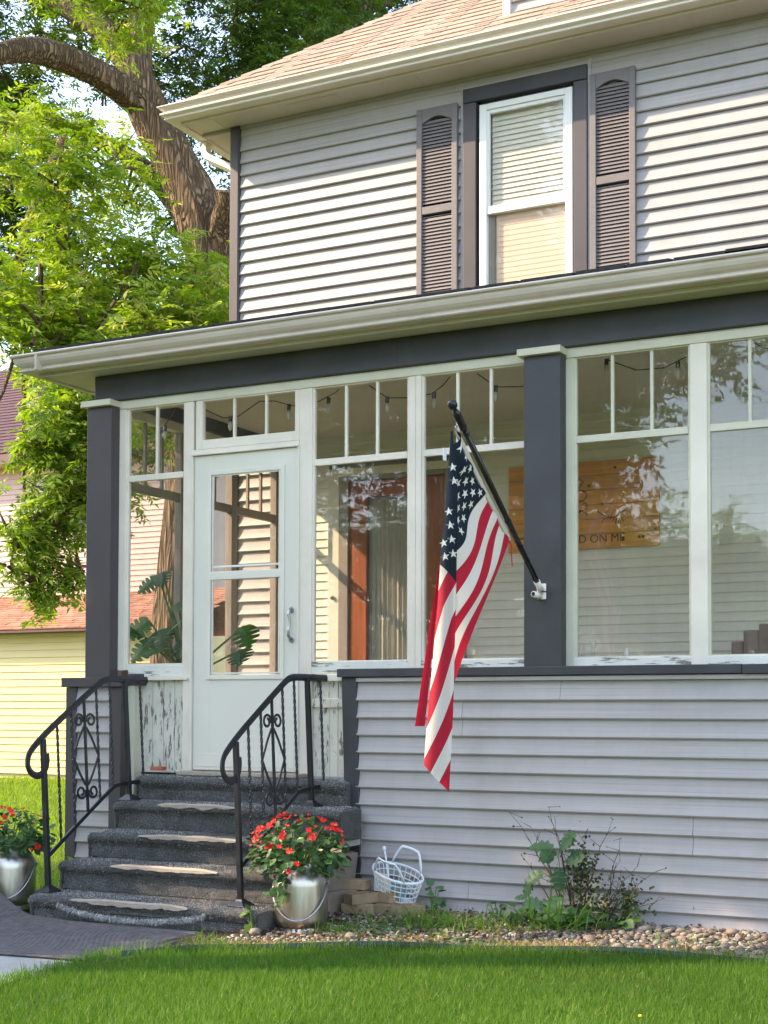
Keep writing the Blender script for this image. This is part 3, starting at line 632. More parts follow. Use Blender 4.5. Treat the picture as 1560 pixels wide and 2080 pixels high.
bx('kick_panel', 'door', D, -5.350, -4.595, YW - .002, YW + .002, .875, .96, .002)
G().tube([(-4.617, YW - .002, 1.875), (-4.617, YW - .03, 1.862), (-4.617, YW - .04, 1.83), (-4.617, YW - .022, 1.79), (-4.617, YW - .036, 1.745), (-4.617, YW - .036, 1.70), (-4.617, YW - .002, 1.672)], [.009, .010, .010, .008, .010, .010, .009], 8).out('handle', 'steel', D, smooth=True)
for zc in (1.862, 1.675): G().tube([(-4.617, YW - .010, zc), (-4.617, YW + .004, zc)], .017, 12).out('handle_plate', 'steel', D, smooth=False)
bx('door_jamb', 'white', H, -5.378, -5.371, YW - .014, YW + .02, .845, 2.884, .001)
bx('hinge_strip', 'door', H, -5.392, -5.380, YW - .012, YW + .0, .85, 2.884, .002)
bx('closer_jamb', 'door', H, -4.573, -4.560, YW - .014, YW + .0, .85, 2.884, .002)
bx('threshold', 'nosing', H, -5.42, -4.50, -.02, .12, .822, .846, .004)
# peeling matchboard under the windows
def boards(x0, x1, z0, z1, wd, y):
    x = x0
    while x < x1 - .005:
        e = min(x + wd, x1); bx('matchboard', 'peel', H, x, e - .003, y + random.uniform(-.002, .002), y + .02, z0, z1, .002); x += wd
boards(-5.80, -5.452, .83, 1.43, .088, YW + .03)
boards(-4.475, -4.17, .83, 1.255, .060, YW + .03); boards(-4.475, -4.17, 1.31, 1.418, .060, YW + .03)
bx('cleat', 'peel', H, -4.475, -4.175, YW + .008, YW + .03, 1.256, 1.308, .003)
bx('sill_board', 'peel', H, -5.80, -5.452, YW + .02, YW + .04, .815, .845, .002)
bx('masonry_return', 'found', H, -4.145, -4.06 - .03, .02, .09, .42, .80, 0)
bx('base_board', 'cream', H, -4.20, -4.06, -.006, .06, .05, .60, .003)

# ------------------------------------------------------------------ porch interior
bx('porch_floor', 'porchfloor', H, -6.15, 1.2, .10, UY, .78, .83, 0)
bx('porch_ceiling', 'ceil', H, -6.05, 1.2, .20, UY + .04, 3.40, 3.44, 0)
bx('interior_lintel', 'ceil', H, -6.02, 1.2, .132, .20, 3.25, 3.40, 0)
ci = .0675
z = .84; k = 0
while z < 3.39:
    segs = [(-5.97, -5.615)] if z < 3.14 else [(-5.97, 1.2)]
    if z < 3.14: segs.append((-4.40, 1.2))
    for a, b_ in segs: course(a, b_, UY, z, ci, mat='plankin', name='clapboard', proud=.009, n=2)
    z += ci; k += 1
bx('inner_door_casing', 'casing', H, -5.613, -5.515, UY - .028, UY + .02, .84, 3.14, .003)
bx('inner_door_casing', 'casing', H, -5.515, -4.40, UY - .028, UY + .02, 3.075, 3.14, .003)
bx('inner_door_trim', 'taupe', H, -5.513, -5.425, UY - .036, UY + .02, .84, 3.073, .006)
bx('inner_door_trim', 'taupe', H, -5.425, -4.575, UY - .036, UY + .02, 3.035, 3.073, .006)
bx('inner_door_trim', 'taupe', H, -4.575, -4.40, UY - .036, UY + .02, .84, 3.073, .006)
ID = G().box(-5.423, -5.265, UY - .02, UY + .02, .84, 3.03).box(-4.735, -4.577, UY - .02, UY + .02, .84, 3.03).box(-5.265, -4.735, UY - .02, UY + .02, 2.90, 3.03).box(-5.265, -4.735, UY - .02, UY + .02, .84, 1.10).out('inner_door', 'wood', H, bevel=.005)
bx('pane', 'glassdoor', ID, -5.265, -4.735, UY - .004, UY - .001, 1.10, 2.90, 0)
cv = []; n = 90
for j in range(2):
    for i in range(n + 1):
        x = -5.265 + .53 * i / n; cv.append((x, UY + .030 + .010 * math.sin(i * .82) + .006 * math.sin(i * 1.9 + 1), 1.08 + j * 1.80))
raw('curtain', cv, [(i, i + 1, n + 2 + i, n + 1 + i) for i in range(n)], 'curtain', ID, smooth=True)
G().tube([(-5.565, UY - .028, 2.12), (-5.565, UY - .045, 2.115)], [.018, .014], 12).out('doorbell', 'steel', H)
# side wall of the porch seen through the glass
bx('side_knee_wall', 'casing', H, -6.16, -6.06, .22, UY - .02, .8, 1.46, .002)
bx('side_head', 'casing', H, -6.12, -6.06, .22, UY - .02, 3.24, 3.302, .002)
for y in (.22, .84, 1.46, 2.06): bx('side_stile', 'taupe', H, -6.12, -6.06, y, y + .07, 1.46, 3.24, .003)
for y in (.29, .91, 1.53):
    ye = y + .55 if y < 1.5 else 2.06
    sw = G().box(-6.11, -6.07, y, ye, 2.74, 2.80).out('side_window', 'taupe', H, bevel=.003)
    for q in (1, 2): G().box(-6.10, -6.08, y + (ye - y) * q / 3 - .01, y + (ye - y) * q / 3 + .01, 2.80, 3.24).out('muntin', 'taupe', sw)
    bx('pane', 'glassdoor', sw, -6.092, -6.089, y, ye, 1.46, 2.745, 0); bx('pane', 'glassdoor', sw, -6.092, -6.089, y, ye, 2.795, 3.24, 0)
bx('end_wall', 'plankin', H, 1.1, 1.2, .1, UY, .8, 3.3, 0)
# ------------------------------------------------------------------ porch steps
SX0, SX1 = -5.655, -4.10
ST = thing('porch_steps', (-4.88, -.5, GZ), 'worn porch steps covered in shaggy grey carpet between two black railings', 'steps')
steps = [(-.10, .815, .08), (-.345, .665, -.10), (-.59, .500, -.345), (-.83, .348, -.59), (-1.07, .182, -.83)]
foot = [.665, .500, .348, .182, GZ]
xl = [-5.70, -5.665, -5.655, -5.655, -5.655]; xr = [-4.13, -4.02, -4.08, -4.10, -4.09]
# worn bare stretches of each nosing: x range
worn = [None, (-5.30, -4.72), (-5.25, -4.50), (-5.25, -4.50), (-5.33, -4.52)]
FP, FN = [], []
for k, (yn, zt, yb) in enumerate(steps):
    G().box(xl[k] + .03, xr[k] - .03, yn + .075, yb + .06, max(GZ - .03, foot[k] - .06), zt - .03).out('concrete_step', 'concrete', ST)
    prof = [(yb + .012, zt), (yb * .6 + yn * .4, zt), (yn + .08, zt + .001)]
    for a in range(0, 181, 20):
        t = R(a); prof.append((yn + .026 - .026 * math.sin(t) - .0, zt - .026 + .026 * math.cos(t)))
    prof += [(yn + .038, zt - .075), (yn + .040, (zt + foot[k]) / 2), (yn + .034, foot[k] + .004)]
    pr = []   # resample finely
    for (a, b_) in zip(prof[:-1], prof[1:]):
        m_ = max(1, int(math.hypot(b_[0] - a[0], b_[1] - a[1]) / .012))
        for i in range(m_): pr.append((a[0] + (b_[0] - a[0]) * i / m_, a[1] + (b_[1] - a[1]) * i / m_))
    pr.append(prof[-1]); n = len(pr); nxs = 100; V = []
    for i in range(nxs + 1):
        x = xl[k] + (xr[k] - xl[k]) * i / nxs
        endr = max(0, 1 - min(i, nxs - i) / 2.0) * .014
        for (y, z) in pr:
            q = Vector((x * 5, y * 9, z * 9)); q2 = Vector((x * 28, y * 28, z * 28))
            dn = .010 * noise.noise(q) + .005 * noise.noise(q2)
            sag = 0
            if k == 4 and z < zt - .01 and worn[k][0] - .1 < x < worn[k][1] + .15:
                t = (x - worn[k][0] + .1) / (worn[k][1] - worn[k][0] + .25); s_ = math.sin(math.pi * t); 
                sag = s_ * (.030 * math.exp(-((z - (zt - .075)) / .028) ** 2) - .03 * math.exp(-((z - (zt - .03)) / .02) ** 2))
            V.append((x, y - dn - sag + endr, z + dn * .6 - endr))
    FC = [(i * n + j, (i + 1) * n + j, (i + 1) * n + j + 1, i * n + j + 1) for i in range(nxs) for j in range(n - 1)]
    c_ = raw('step_carpet', V, FC, 'carpet', ST, smooth=True)
    # end skirts
    for xe, s_ in ((xl[k] + .004, -1), (xr[k] - .004, 1)):
        G().box(xe - .006, xe + .006, yn + .03, yb + .02, max(GZ, foot[k] - .02), zt - .012).out('carpet_side', 'carpet', ST, bevel=.004)
    VA = np.array(V); FA = np.array(FC)
    A = VA[FA[:, 0]]; B = VA[FA[:, 1]]; C_ = VA[FA[:, 3]]
    nn = np.cross(B - A, C_ - A); ar = np.linalg.norm(nn, axis=1); nn = nrm(nn); nn[nn[:, 1] > 0] *= 1
    cnt = 15000; idx = RNG.choice(len(FA), cnt, p=ar / ar.sum()); u = RNG.uniform(0, 1, (cnt, 2))
    P_ = A[idx] + (B - A)[idx] * u[:, :1] + (C_ - A)[idx] * u[:, 1:]
    nrm_ = nn[idx]; nrm_ = np.where(((nrm_[:, 1:2] > .2) | (nrm_[:, 2:3] < -.5)), -nrm_, nrm_)
    keep = np.ones(cnt, bool)
    if worn[k]:
        a, b_ = worn[k]; keep &= ~((P_[:, 0] > a) & (P_[:, 0] < b_) & (P_[:, 2] > zt - .045) & (P_[:, 1] < yn + .03))
    FP.append(P_[keep]); FN.append(nrm_[keep])
    if worn[k]:
        a, b_ = worn[k]; g = G(); nseg = 40; V2 = []; th = .0
        for i in range(nseg + 1):
            t = i / nseg; x = a + (b_ - a) * t; env = min(1, (3 + 5 * (k % 2)) * t, (7 - 2 * (k % 3)) * (1 - t)) ** (.5 + .3 * (k % 2)) * (.75 + .5 * abs(noise.noise(Vector((x * 4, k * 3.7, 5)))))
            hgt = (.010 + .012 * env + .012 * noise.noise(Vector((x * 11, k, 0))) + .006 * noise.noise(Vector((x * 37, k, 0)))) * (1.25 if k == 4 else 1); dep = (.018 + .008 * noise.noise(Vector((x * 7, k, 3))))
            yf = yn - .012 - .004 * noise.noise(Vector((x * 20, k, 1))); dz = -.004 * (1 - env) * 4 + .002
            V2 += [(x, yn + .03 + dep, zt - .002 + dz), (x, yf + .012, zt + .008 + dz), (x, yf, zt - .001 + dz), (x, yf, zt - hgt), (x, yn + .02, zt - hgt - .004)]
        F2 = [(i * 5 + j, (i + 1) * 5 + j, (i + 1) * 5 + j + 1, i * 5 + j + 1) for i in range(nseg) for j in range(4)] + [(0, 1, 2, 3, 4), tuple(nseg * 5 + j for j in range(5))[::-1]]
        raw('bare_nosing', V2, F2, 'nosing', ST)
for k in range(1, 5):     # loose pile lapping over the edges of the bare stretches
    a, b_ = worn[k]; yn, zt, _ = steps[k]; m_ = 500; xx = RNG.uniform(a - .02, b_ + .02, m_); top = RNG.uniform(0, 1, m_) < .5
    FP.append(np.stack([xx, np.where(top, yn + .028 + RNG.normal(0, .006, m_), yn - .004), np.where(top, zt + .004, zt - .030 + RNG.normal(0, .005, m_))], 1)); FN.append(np.tile([0, -.6, .4], (m_, 1)))
P_ = np.concatenate(FP); N_ = np.concatenate(FN)
fw = N_ + RNG.normal(0, .45, P_.shape); fw[:, 2] -= .15
v_, f_, r_ = scatter(BLADE_V * np.array([.14, 1, 1]), BLADE_F, P_ - N_ * .001, fw, RNG.normal(0, 1, P_.shape), RNG.uniform(.006, .0125, len(P_)), np.clip(RNG.uniform(0, 1, len(P_)) ** 1.2 + .30 * np.array([noise.noise(Vector((a * 3, b_ * 5, c_ * 5))) for a, b_, c_ in P_]), 0, 1))
big('carpet_pile', v_, f_, 'fiber', r_, ST, kind='stuff')
# frayed lower edge of the carpet on the bottom step
n = 5000; xx = RNG.uniform(-5.42, -4.40, n); t = (xx + 5.42) / 1.02
P_ = np.stack([xx, -1.075 - .022 * np.sin(math.pi * t) + RNG.normal(0, .006, n), .182 - .035 - .055 * np.sin(math.pi * t) ** .7 + RNG.normal(0, .006, n)], 1)
v_, f_, r_ = scatter(BLADE_V * np.array([.10, 1, 1]), BLADE_F, P_, np.stack([RNG.normal(0, .5, n), RNG.normal(-.6, .3, n), RNG.normal(-.8, .4, n)], 1), RNG.normal(0, 1, (n, 3)), RNG.uniform(.012, .026, n), np.clip(RNG.normal(.62, .25, n), 0, 1))
big('carpet_fringe', v_, f_, 'fiber', r_, ST, kind='stuff')
G().box(-5.63, -5.545, -.02, .05, .848, .872, rot=Matrix.Rotation(R(12), 3, 'Z')).out('brick_fragment', 'redbrick', None, bevel=.004)
tag(bpy.data.objects['brick_fragment'], 'small broken piece of red brick on the top step below the peeling boards', 'brick')

# ------------------------------------------------------------------ railings
def railing(name, x0, lean, dy, label):
    """lean: shift in x per metre of height; side view laid out in y, z"""
    T = thing(name, (x0, -.93 + dy, .185), label, 'railing', 'wrought iron railings on the porch steps')
    X = lambda z: x0 + lean * (z - .2)
    def P(y, z): return (X(z), y + dy, z)
    # moulded handrail with its lamb's tongue scroll
    sc = []
    for i in range(17):
        a = R(-20 + 330 * i / 16); r_ = .050 + .022 * i / 16
        sc.append((-.995 + r_ * math.cos(a) * .95, .925 + r_ * math.sin(a) * 1.05))
    path = [( -.945, .955), (-.938, .925)] + []
    loop = [(-.905, .985), (-.900, .945), (-.915, .895), (-.955, .862), (-1.000, .858), (-1.045, .885), (-1.063, .930), (-1.050, .985), (-1.005, 1.030)]
    slope = [(-.90, 1.108), (-.78, 1.185), (-.55, 1.330), (-.43, 1.402), (-.395, 1.420), (-.355, 1.430), (-.30, 1.434), (.03, 1.432)]
    def smooth(pp, it=2):
        for _ in range(it):
            q = [pp[0]]
            for a, b_ in zip(pp[:-1], pp[1:]): q += [(a[0] * .75 + b_[0] * .25, a[1] * .75 + b_[1] * .25), (a[0] * .25 + b_[0] * .75, a[1] * .25 + b_[1] * .75)]
            pp = q + [pp[-1]]
        return pp
    hp = smooth(loop + slope, 2)
    G().tube([P(*q) for q in hp], [(.021, .0075)] * len(hp), 8, flat=(1, 0, 0)).out('handrail', 'iron', T, smooth=False)
    hp2 = [(y, z - .012) for (y, z) in hp if y > -.99 and z > 1.04]
    G().tube([P(*q) for q in hp2], [(.009, .007)] * len(hp2), 6, flat=(1, 0, 0)).out('rail_channel', 'iron', T)
    def topz(y): 
        ys = [q[0] for q in slope]; return float(np.interp(y, ys, [q[1] for q in slope]))
    def botz(y): return float(np.interp(y, [-.93, -.35, -.31, -.02], [.385, .752, .770, .782]))
    bp = smooth([(-.93, .385), (-.36, .748), (-.30, .772), (-.02, .784)], 2)
    G().tube([P(*q) for q in bp], [(.012, .005)] * len(bp), 4, flat=(1, 0, 0)).out('bottom_rail', 'iron', T)
    # newels
    for y, zb, zt in ((-.93, .185, 1.07), (-.19, .668, 1.425)):
        n_ = G().tube([P(y, zb), P(y, zt)], .0135, 4, flat=(0, 1, 0)).out('newel_post', 'iron', T, bevel=.002)
        g = G(); g.lathe([(.075, 0), (.075, .007), (.034, .030), (.026, .040), (0, .040)], P(y, zb - .003), 4)
        rot = Matrix.Rotation(R(45), 3, 'Z'); c = Vector(P(y, zb - .003)); g.v = [tuple(rot @ (Vector(v) - c) + c) for v in g.v]
        g.out('newel_foot', 'iron', n_, bevel=.002)
    # twisted balusters
    for y in (-.81, -.685, -.46, -.335):
        zb, zt = botz(y), topz(y) - .008; pts = [P(y, zb + (zt - zb) * i / 40) for i in range(41)]
        G().tube(pts, .0062, 4, flat=(0, 1, 0), twist=38).out('baluster', 'iron', T)
    pts = [P(-.045, .775 + (1.428 - .775) * i / 40) for i in range(41)]
    G().tube(pts, .0062, 4, flat=(0, 1, 0), twist=38).out('baluster', 'iron', T)
    # centre panel: plain bar, crossing diamond, four scrolls
    yc = -.572; zb, zt = botz(yc), topz(yc) - .008
    G().tube([P(yc, zb), P(yc, zt)], .0065, 4, flat=(0, 1, 0)).out('centre_bar', 'iron', T)
    zm = (zb + zt) / 2
    for sgn in (-1, 1):
        for up_ in (-1, 1):
            zz_ = zm + up_ * .205; c0 = (yc + sgn * .052, zz_ + up_ * .012)
            pts = [(yc + sgn * .112, zm)]
            pts += [(yc + sgn * .055, zm + up_ * .11), (yc + sgn * .012, zz_ - up_ * .030)]
            for i in range(15):
                a = R(195 - 33 * i); r_ = .043 - .0017 * i if i < 11 else .043 - .0019 * i
                pts.append((c0[0] + sgn * r_ * math.cos(a), c0[1] + up_ * r_ * math.sin(a)))
            pp = smooth(pts[3:], 1)
            G().tube([P(*q) for q in pp], [(.0075, .0022)] * len(pp), 4, flat=(1, 0, 0)).out('scroll', 'iron', T)
            G().tube([P(*q) for q in pts[:3]], [(.0075, .0022)] * 3, 4, flat=(1, 0, 0)).out('scroll_stay', 'iron', T)
    return T
railing('stair_railing', -4.275, -.045, 0.0, 'black wrought iron railing right of the steps behind a milk can')
railing('stair_railing', -5.615, -.060, -.01, 'black wrought iron railing left of the steps in front of the pier')

# ------------------------------------------------------------------ milk cans
def milk_can(loc, label, bail):
    T = thing('milk_can', loc, label, 'milk can', 'stainless milk cans used as planters', world=False)
    prof = [(0, .0), (.120, .0), (.123, .008), (.118, .020), (.116, .028), (.132, .040), (.141, .055), (.143, .075), (.143, .250), (.141, .275), (.134, .300), (.120, .325), (.104, .342), (.097, .352), (.096, .372), (.103, .378), (.103, .386), (.094, .388), (.092, .35), (.0, .33)]
    b = G().lathe(prof, n=64).out('can_body', 'metal', T, smooth=True)
    b.modifiers.new('edge', 'EDGE_SPLIT').split_angle = R(40)
    for y0 in (.148,):
        pts = []
        for i in range(25):
            a = R(180 + 180 * i / 24); pts.append((.146 * math.cos(a), -.020 - .135 * abs(math.sin(a)) ** .8, .262 + .185 * math.sin(a)))
        h = G().tube(pts, .0042, 8).out('bail_handle', 'steel', T, smooth=True)
    for s_ in (-1, 1): G().tube([(s_ * .139, 0, .262), (s_ * .150, -.005, .262)], .014, 10).out('handle_lug', 'steel', T)
    G().lathe([(.0, .366), (.094, .366)], n=24).out('potting_soil', 'soil', T)
    T.rotation_euler.z = R(bail)
    return T
c1 = milk_can((-3.975, -.80, GZ), 'shiny steel milk can planter standing right of the steps beside the brick pile', 24)
c2 = milk_can((-6.00, -.84, GZ), 'shiny steel milk can planter standing left of the steps at the photo edge', 28)

# ------------------------------------------------------------------ impatiens
def impatiens(loc, rx, rz, label, nleaf, nfl, seed, trail=None):
    rg = np.random.default_rng(seed)
    T = thing('impatiens_plant', loc, label, 'flowers', 'red impatiens in the milk cans', world=False)
    L = np.array([0, 0, 0.])
    d = nrm(rg.normal(0, 1, (nleaf, 3))); d[:, 2] = np.abs(d[:, 2]) * 1.0 - .42; d = nrm(d)
    rad = rg.uniform(.62, 1.02, nleaf) * (1 + .12 * np.sin(np.arctan2(d[:, 1], d[:, 0]) * 5 + seed))
    pos = d * rad[:, None] * np.array([rx, rx * .82, rz]); 
    fw = d * np.array([1, 1, .3]) + rg.normal(0, .45, pos.shape) + np.array([0, 0, -.30])
    up_ = d * .8 + np.array([0, 0, .8]) + rg.normal(0, .3, pos.shape)
    if trail is not None:
        m_ = 26; t = rg.uniform(0, 1, m_); tp = np.array(trail[0]) * (1 - t)[:, None] + np.array(trail[1]) * t[:, None] + rg.normal(0, .022, (m_, 3))
        pos = np.concatenate([pos, tp]); fw = np.concatenate([fw, rg.normal(0, .8, (m_, 3)) + np.array([0, -.5, -.5])]); up_ = np.concatenate([up_, rg.normal(0, .3, (m_, 3)) + np.array([0, -.6, .6])])
    k = len(pos)
    v_, f_, r_ = scatter(ROUND_V * np.array([1.05, 1, 1]), ROUND_F, pos, fw, up_, rg.uniform(.034, .058, k), np.clip(rg.normal(.5, .25, k), 0, 1))
    big('leaves', v_, f_, 'impleaf', r_, T, kind='stuff')
    g = G()
    for i in range(60):
        q = Vector(pos[rg.integers(0, nleaf)]); g.tube([(q.x * .1, q.y * .1, -rz * .5), (q.x * .5, q.y * .5, q.z * .4 - rz * .15), tuple(q)], [.004, .003, .002], 4, caps=False)
    g.out('stems', 'stem', T, kind='stuff')
    # one flower mesh, several variants
    fm = []
    for var in range(4):
        vv = []; ff = []; uu = []
        for p in range(5):
            a0 = 2 * math.pi * p / 5 + rg.uniform(-.2, .2); n0 = len(vv)
            cu = rg.uniform(.1, .5)
            for (r_, w_, z_) in ((.0, 0, 0), (.45, .40, .10), (.85, .44, .16 - cu * .2), (1.0, 0, .10 - cu * .35), (.85, -.44, .16 - cu * .2), (.45, -.40, .10)):
                vv.append(((math.cos(a0) * r_ - math.sin(a0) * w_) * .017, (math.sin(a0) * r_ + math.cos(a0) * w_) * .017, z_ * .03 + .002 * p))
            ff += [(n0, n0 + 1, n0 + 2), (n0, n0 + 2, n0 + 3), (n0, n0 + 3, n0 + 4), (n0, n0 + 4, n0 + 5)]
            uu += [(rg.uniform(0, .9), .5)] * 6
        o = raw('flower', vv, ff, 'petal', T, smooth=False, uvs=uu); fm.append(o)
    cnt = 0; tries = 0
    while cnt < nfl and tries < 4000:
        tries += 1
        q = nrm(rg.normal(0, 1, 3)); 
        if q[2] < -.35 or (q[1] > .35 and q[2] < .3): continue
        if q[2] < .25 and rg.random() < .55: continue
        p_ = q * np.array([rx, rx * .82, rz]) * rg.uniform(1.0, 1.08)
        o = fm[cnt % 4] if cnt < 4 else fm[cnt % 4].copy()
        if cnt >= 4: COL.objects.link(o); o.parent = T
        dirv = Vector(q * np.array([1, 1, .8]) + np.array([.15, -.55, .35]) + rg.normal(0, .3, 3))
        o.location = tuple(p_); o.rotation_euler = dirv.to_track_quat('Z', 'Y').to_euler(); s_ = rg.uniform(.75, 1.35) if rg.random() < .7 else rg.uniform(.4, .65)
        o.scale = (s_, s_, s_); cnt += 1
    return T
impatiens((-3.985, -.82, GZ + .41), .268, .215, 'mound of red impatiens with leaves trailing over the can right of the steps', 620, 62, 3, ((-.02, -.13, -.08), (-.015, -.17, -.22)))
impatiens((-6.00, -.84, GZ + .42), .235, .185, 'mound of red impatiens in the can left of the steps, behind the railing', 460, 40, 5)
G().box(-5.875, -5.855, -.68, -.675, .15, .36, rot=Matrix.Rotation(R(4), 3, 'Y')).out('plant_stake', 'lime', None, bevel=.002)
tag(bpy.data.objects['plant_stake'], 'fluorescent green plastic strip standing behind the left railing post', 'strip')

# ------------------------------------------------------------------ mat
nu, nv = 220, 110; V = []
for i in range(nu + 1):
    for j in range(nv + 1):
        u, v = i / nu, j / nv
        x = -5.98 + (1.68 + .05 * math.sin(v * 6)) * u; y = -2.0 + .02 * math.sin(u * 9) + (.90 - .10 * u) * v
        s1 = math.sin(u * 330 + (math.floor(v * 26) % 2) * 3.14); s2 = abs(math.sin(v * 26 * 3.1416))
        z = GZ + .010 + .0035 * s1 * s2 + .004 * noise.noise(Vector((x * 4, y * 4, 0)))
        if u < .012 or u > .985 or v < .02 or v > .98: z = GZ + .012
        cu = max(0, .24 - u) / .24; cv_ = max(0, (v - .30) / .70)
        z += .17 * (cu ** 1.5) * cv_ + .02 * cv_ ** 4 * (1 - u); y += .05 * cu * cv_
        V.append((x, y, z))
w_ = nv + 1
mt = raw('doormat', V, [(i * w_ + j, (i + 1) * w_ + j, (i + 1) * w_ + j + 1, i * w_ + j + 1) for i in range(nu) for j in range(nv)], 'rubber', smooth=True)
sm = mt.modifiers.new('thick', 'SOLIDIFY'); sm.thickness = .008
tag(mt, 'woven dark rubber mat at the foot of the steps, its left corner curled up', 'mat')

# ------------------------------------------------------------------ bricks, blocks, basket
def brick(cx, cy, cz, rz, label, cored=False, tilt=0, size=(.194, .092, .057), mat='brick', name='brick', grp='loose bricks piled by the corner'):
    a, b_, c = size[0] / 2, size[1] / 2, size[2]
    bm = bmesh.new(); bmesh.ops.create_cube(bm, size=1)
    for v in bm.verts: v.co = Vector((v.co.x * 2 * a, v.co.y * 2 * b_, (v.co.z + .5) * c))
    me = bpy.data.meshes.new(name); bm.to_mesh(me); bm.free(); me.materials.append(M[mat])
    o = bpy.data.objects.new(name, me); COL.objects.link(o)
    if cored:
        hx = [-.062, 0, .062]; hr = .019
        # top and bottom faces with three holes, walls, hole linings
        me = bpy.data.meshes.new(name)
        xs = [-a, -.031, .031, a]; V = []; F = []
        for s_ in range(3):
            for z, flip in ((c, False), (0, True)):
                k0 = len(V); x0_, x1_ = xs[s_], xs[s_ + 1]; cxh = hx[s_]
                ringv = [(cxh + hr * math.cos(2 * math.pi * i / 16), hr * math.sin(2 * math.pi * i / 16), z) for i in range(16)]
                corner = []
                for i in range(16):
                    ang = 2 * math.pi * i / 16; dx, dy = math.cos(ang), math.sin(ang)
                    tx = ((x1_ - cxh) / dx if dx > 1e-6 else (x0_ - cxh) / dx if dx < -1e-6 else 9); ty = (b_ / abs(dy) if abs(dy) > 1e-6 else 9); t = min(tx, ty)
                    corner.append((cxh + dx * t, dy * t, z))
                V += ringv + corner
                for i in range(16):
                    j = (i + 1) % 16; f = (k0 + i, k0 + 16 + i, k0 + 16 + j, k0 + j); F.append(f if not flip else f[::-1])
            kt = len(V) - 64
            for i in range(16):
                j = (i + 1) % 16; F.append((kt + i, kt + j, kt + 32 + j, kt + 32 + i))
        me.from_pydata(V, [], F); me.materials.append(M[mat]); o.data = me
        bm = bmesh.new(); bm.from_mesh(me)
        vs = [bm.verts.new(p) for p in [(-a, -b_, 0), (a, -b_, 0), (a, b_, 0), (-a, b_, 0), (-a, -b_, c), (a, -b_, c), (a, b_, c), (-a, b_, c)]]
        for f in ((0, 1, 5, 4), (1, 2, 6, 5), (2, 3, 7, 6), (3, 0, 4, 7)): bm.faces.new([vs[i] for i in f])
        bm.to_mesh(me); bm.free()
    else:
        b = o.modifiers.new('b', 'BEVEL'); b.width = .004; b.segments = 2
    o.location = (cx, cy, cz); o.rotation_euler = (R(tilt), 0, R(rz)); tag(o, label, 'brick' if name == 'brick' else 'block', grp)
    return o
b0 = GZ + .026
brick(-4.04, -.14, b0 + .116, 4, 'tan brick lying on top of the pile against the dark corner board')
brick(-4.085, -.16, b0 + .058, -4, 'tan brick in the middle course at the left end of the pile, half hidden')
brick(-4.085, -.16, b0, 6, 'mossy brick at the bottom left of the pile under two others')
brick(-3.912, -.25, b0 + .058, 62, 'cored brick laid end-on across the pile, its round holes showing on top', True)
brick(-3.92, -.27, b0, 8, 'brown brick at the bottom front of the pile under the end-on cored brick')
brick(-3.825, -.16, b0 + .058, -14, 'tan brick on the second course just left of the basket')
brick(-3.80, -.225, b0, -6, 'brown brick at the bottom centre of the pile below the basket')
brick(-3.635, -.21, b0, 28, 'cored brick at the right end of the pile with three holes on its top', True, 3)
brick(-4.12, -.30, b0 - .01, 78, 'large brown concrete block flat on the ground between the can and the bricks', False, 0, (.30, .15, .13), 'block', 'concrete_block', 'brown blocks behind the can')
brick(-4.115, -.22, b0 + .12, 80, 'brown concrete slab tilted on top of another block behind the can', False, 8, (.28, .06, .21), 'block', 'concrete_block', 'brown blocks behind the can')

def basket(loc):
    T = thing('plastic_basket', loc, 'white plastic lattice basket with two arched handles resting on the bricks', 'basket')
    cx, cy, cz = loc; tx, ty = R(15), R(12); rot = Matrix.Rotation(tx, 3, 'X') @ Matrix.Rotation(ty, 3, 'Y') @ Matrix.Rotation(R(-12), 3, 'Z')
    def Q(a, t, z=None):
        rx, ry = .122 + .048 * t, .070 + .032 * t; h = .175 * t
        p = Vector((rx * math.cos(a), ry * math.sin(a), h)); return tuple(rot @ p + Vector(loc))
    def loopg(t, r, flat=None): return [Q(2 * math.pi * i / 40, t) for i in range(41)]
    G().tube(loopg(1, 0), [(.006, .009)] * 41, 6).out('rim', 'plastic', T)
    for t in (.0, .2, .4, .6, .8): G().tube(loopg(t, 0), [.0032] * 41, 5).out('lattice_hoop', 'plastic', T)
    for i in range(26):
        a = 2 * math.pi * i / 26; G().tube([Q(a, t / 6) for t in range(7)], .0028, 5).out('lattice_rib', 'plastic', T)
    bt = G(); bt.add([Q(2 * math.pi * i / 24, .0) for i in range(24)], [tuple(range(24))]).out('basket_bottom', 'plastic', T)
    for s_, a0, a1 in ((1, R(50), R(130)), (-1, R(-50), R(-130))):
        pts = []
        for i in range(17):
            t = i / 16; a = a0 + (a1 - a0) * t; p = Vector(Q(a, 1)); hgt = .115 * min(1, math.sin(math.pi * t) * 1.5) ** .8
            if s_ < 0: d = Vector((0, -.02 * math.sin(math.pi * t), hgt * .95))
            else: d = Vector((.0, .012 * math.sin(math.pi * t), hgt))
            pts.append(p + rot @ d)
        G().tube(pts, [(.0045, .0085)] * 17, 6).out('handle', 'plastic', T, smooth=True)
    return T
bk = (-3.775, -.10, GZ + .085)
basket(bk)
raw('paper_sheet', [(-3.89, -.155, .19), (-3.78, -.165, .18), (-3.775, -.155, .255), (-3.82, -.14, .29), (-3.90, -.135, .30)], [(0, 1, 2, 3, 4)], 'paper')
tag(bpy.data.objects['paper_sheet'], 'cream paper leaning inside the white plastic basket', 'paper')
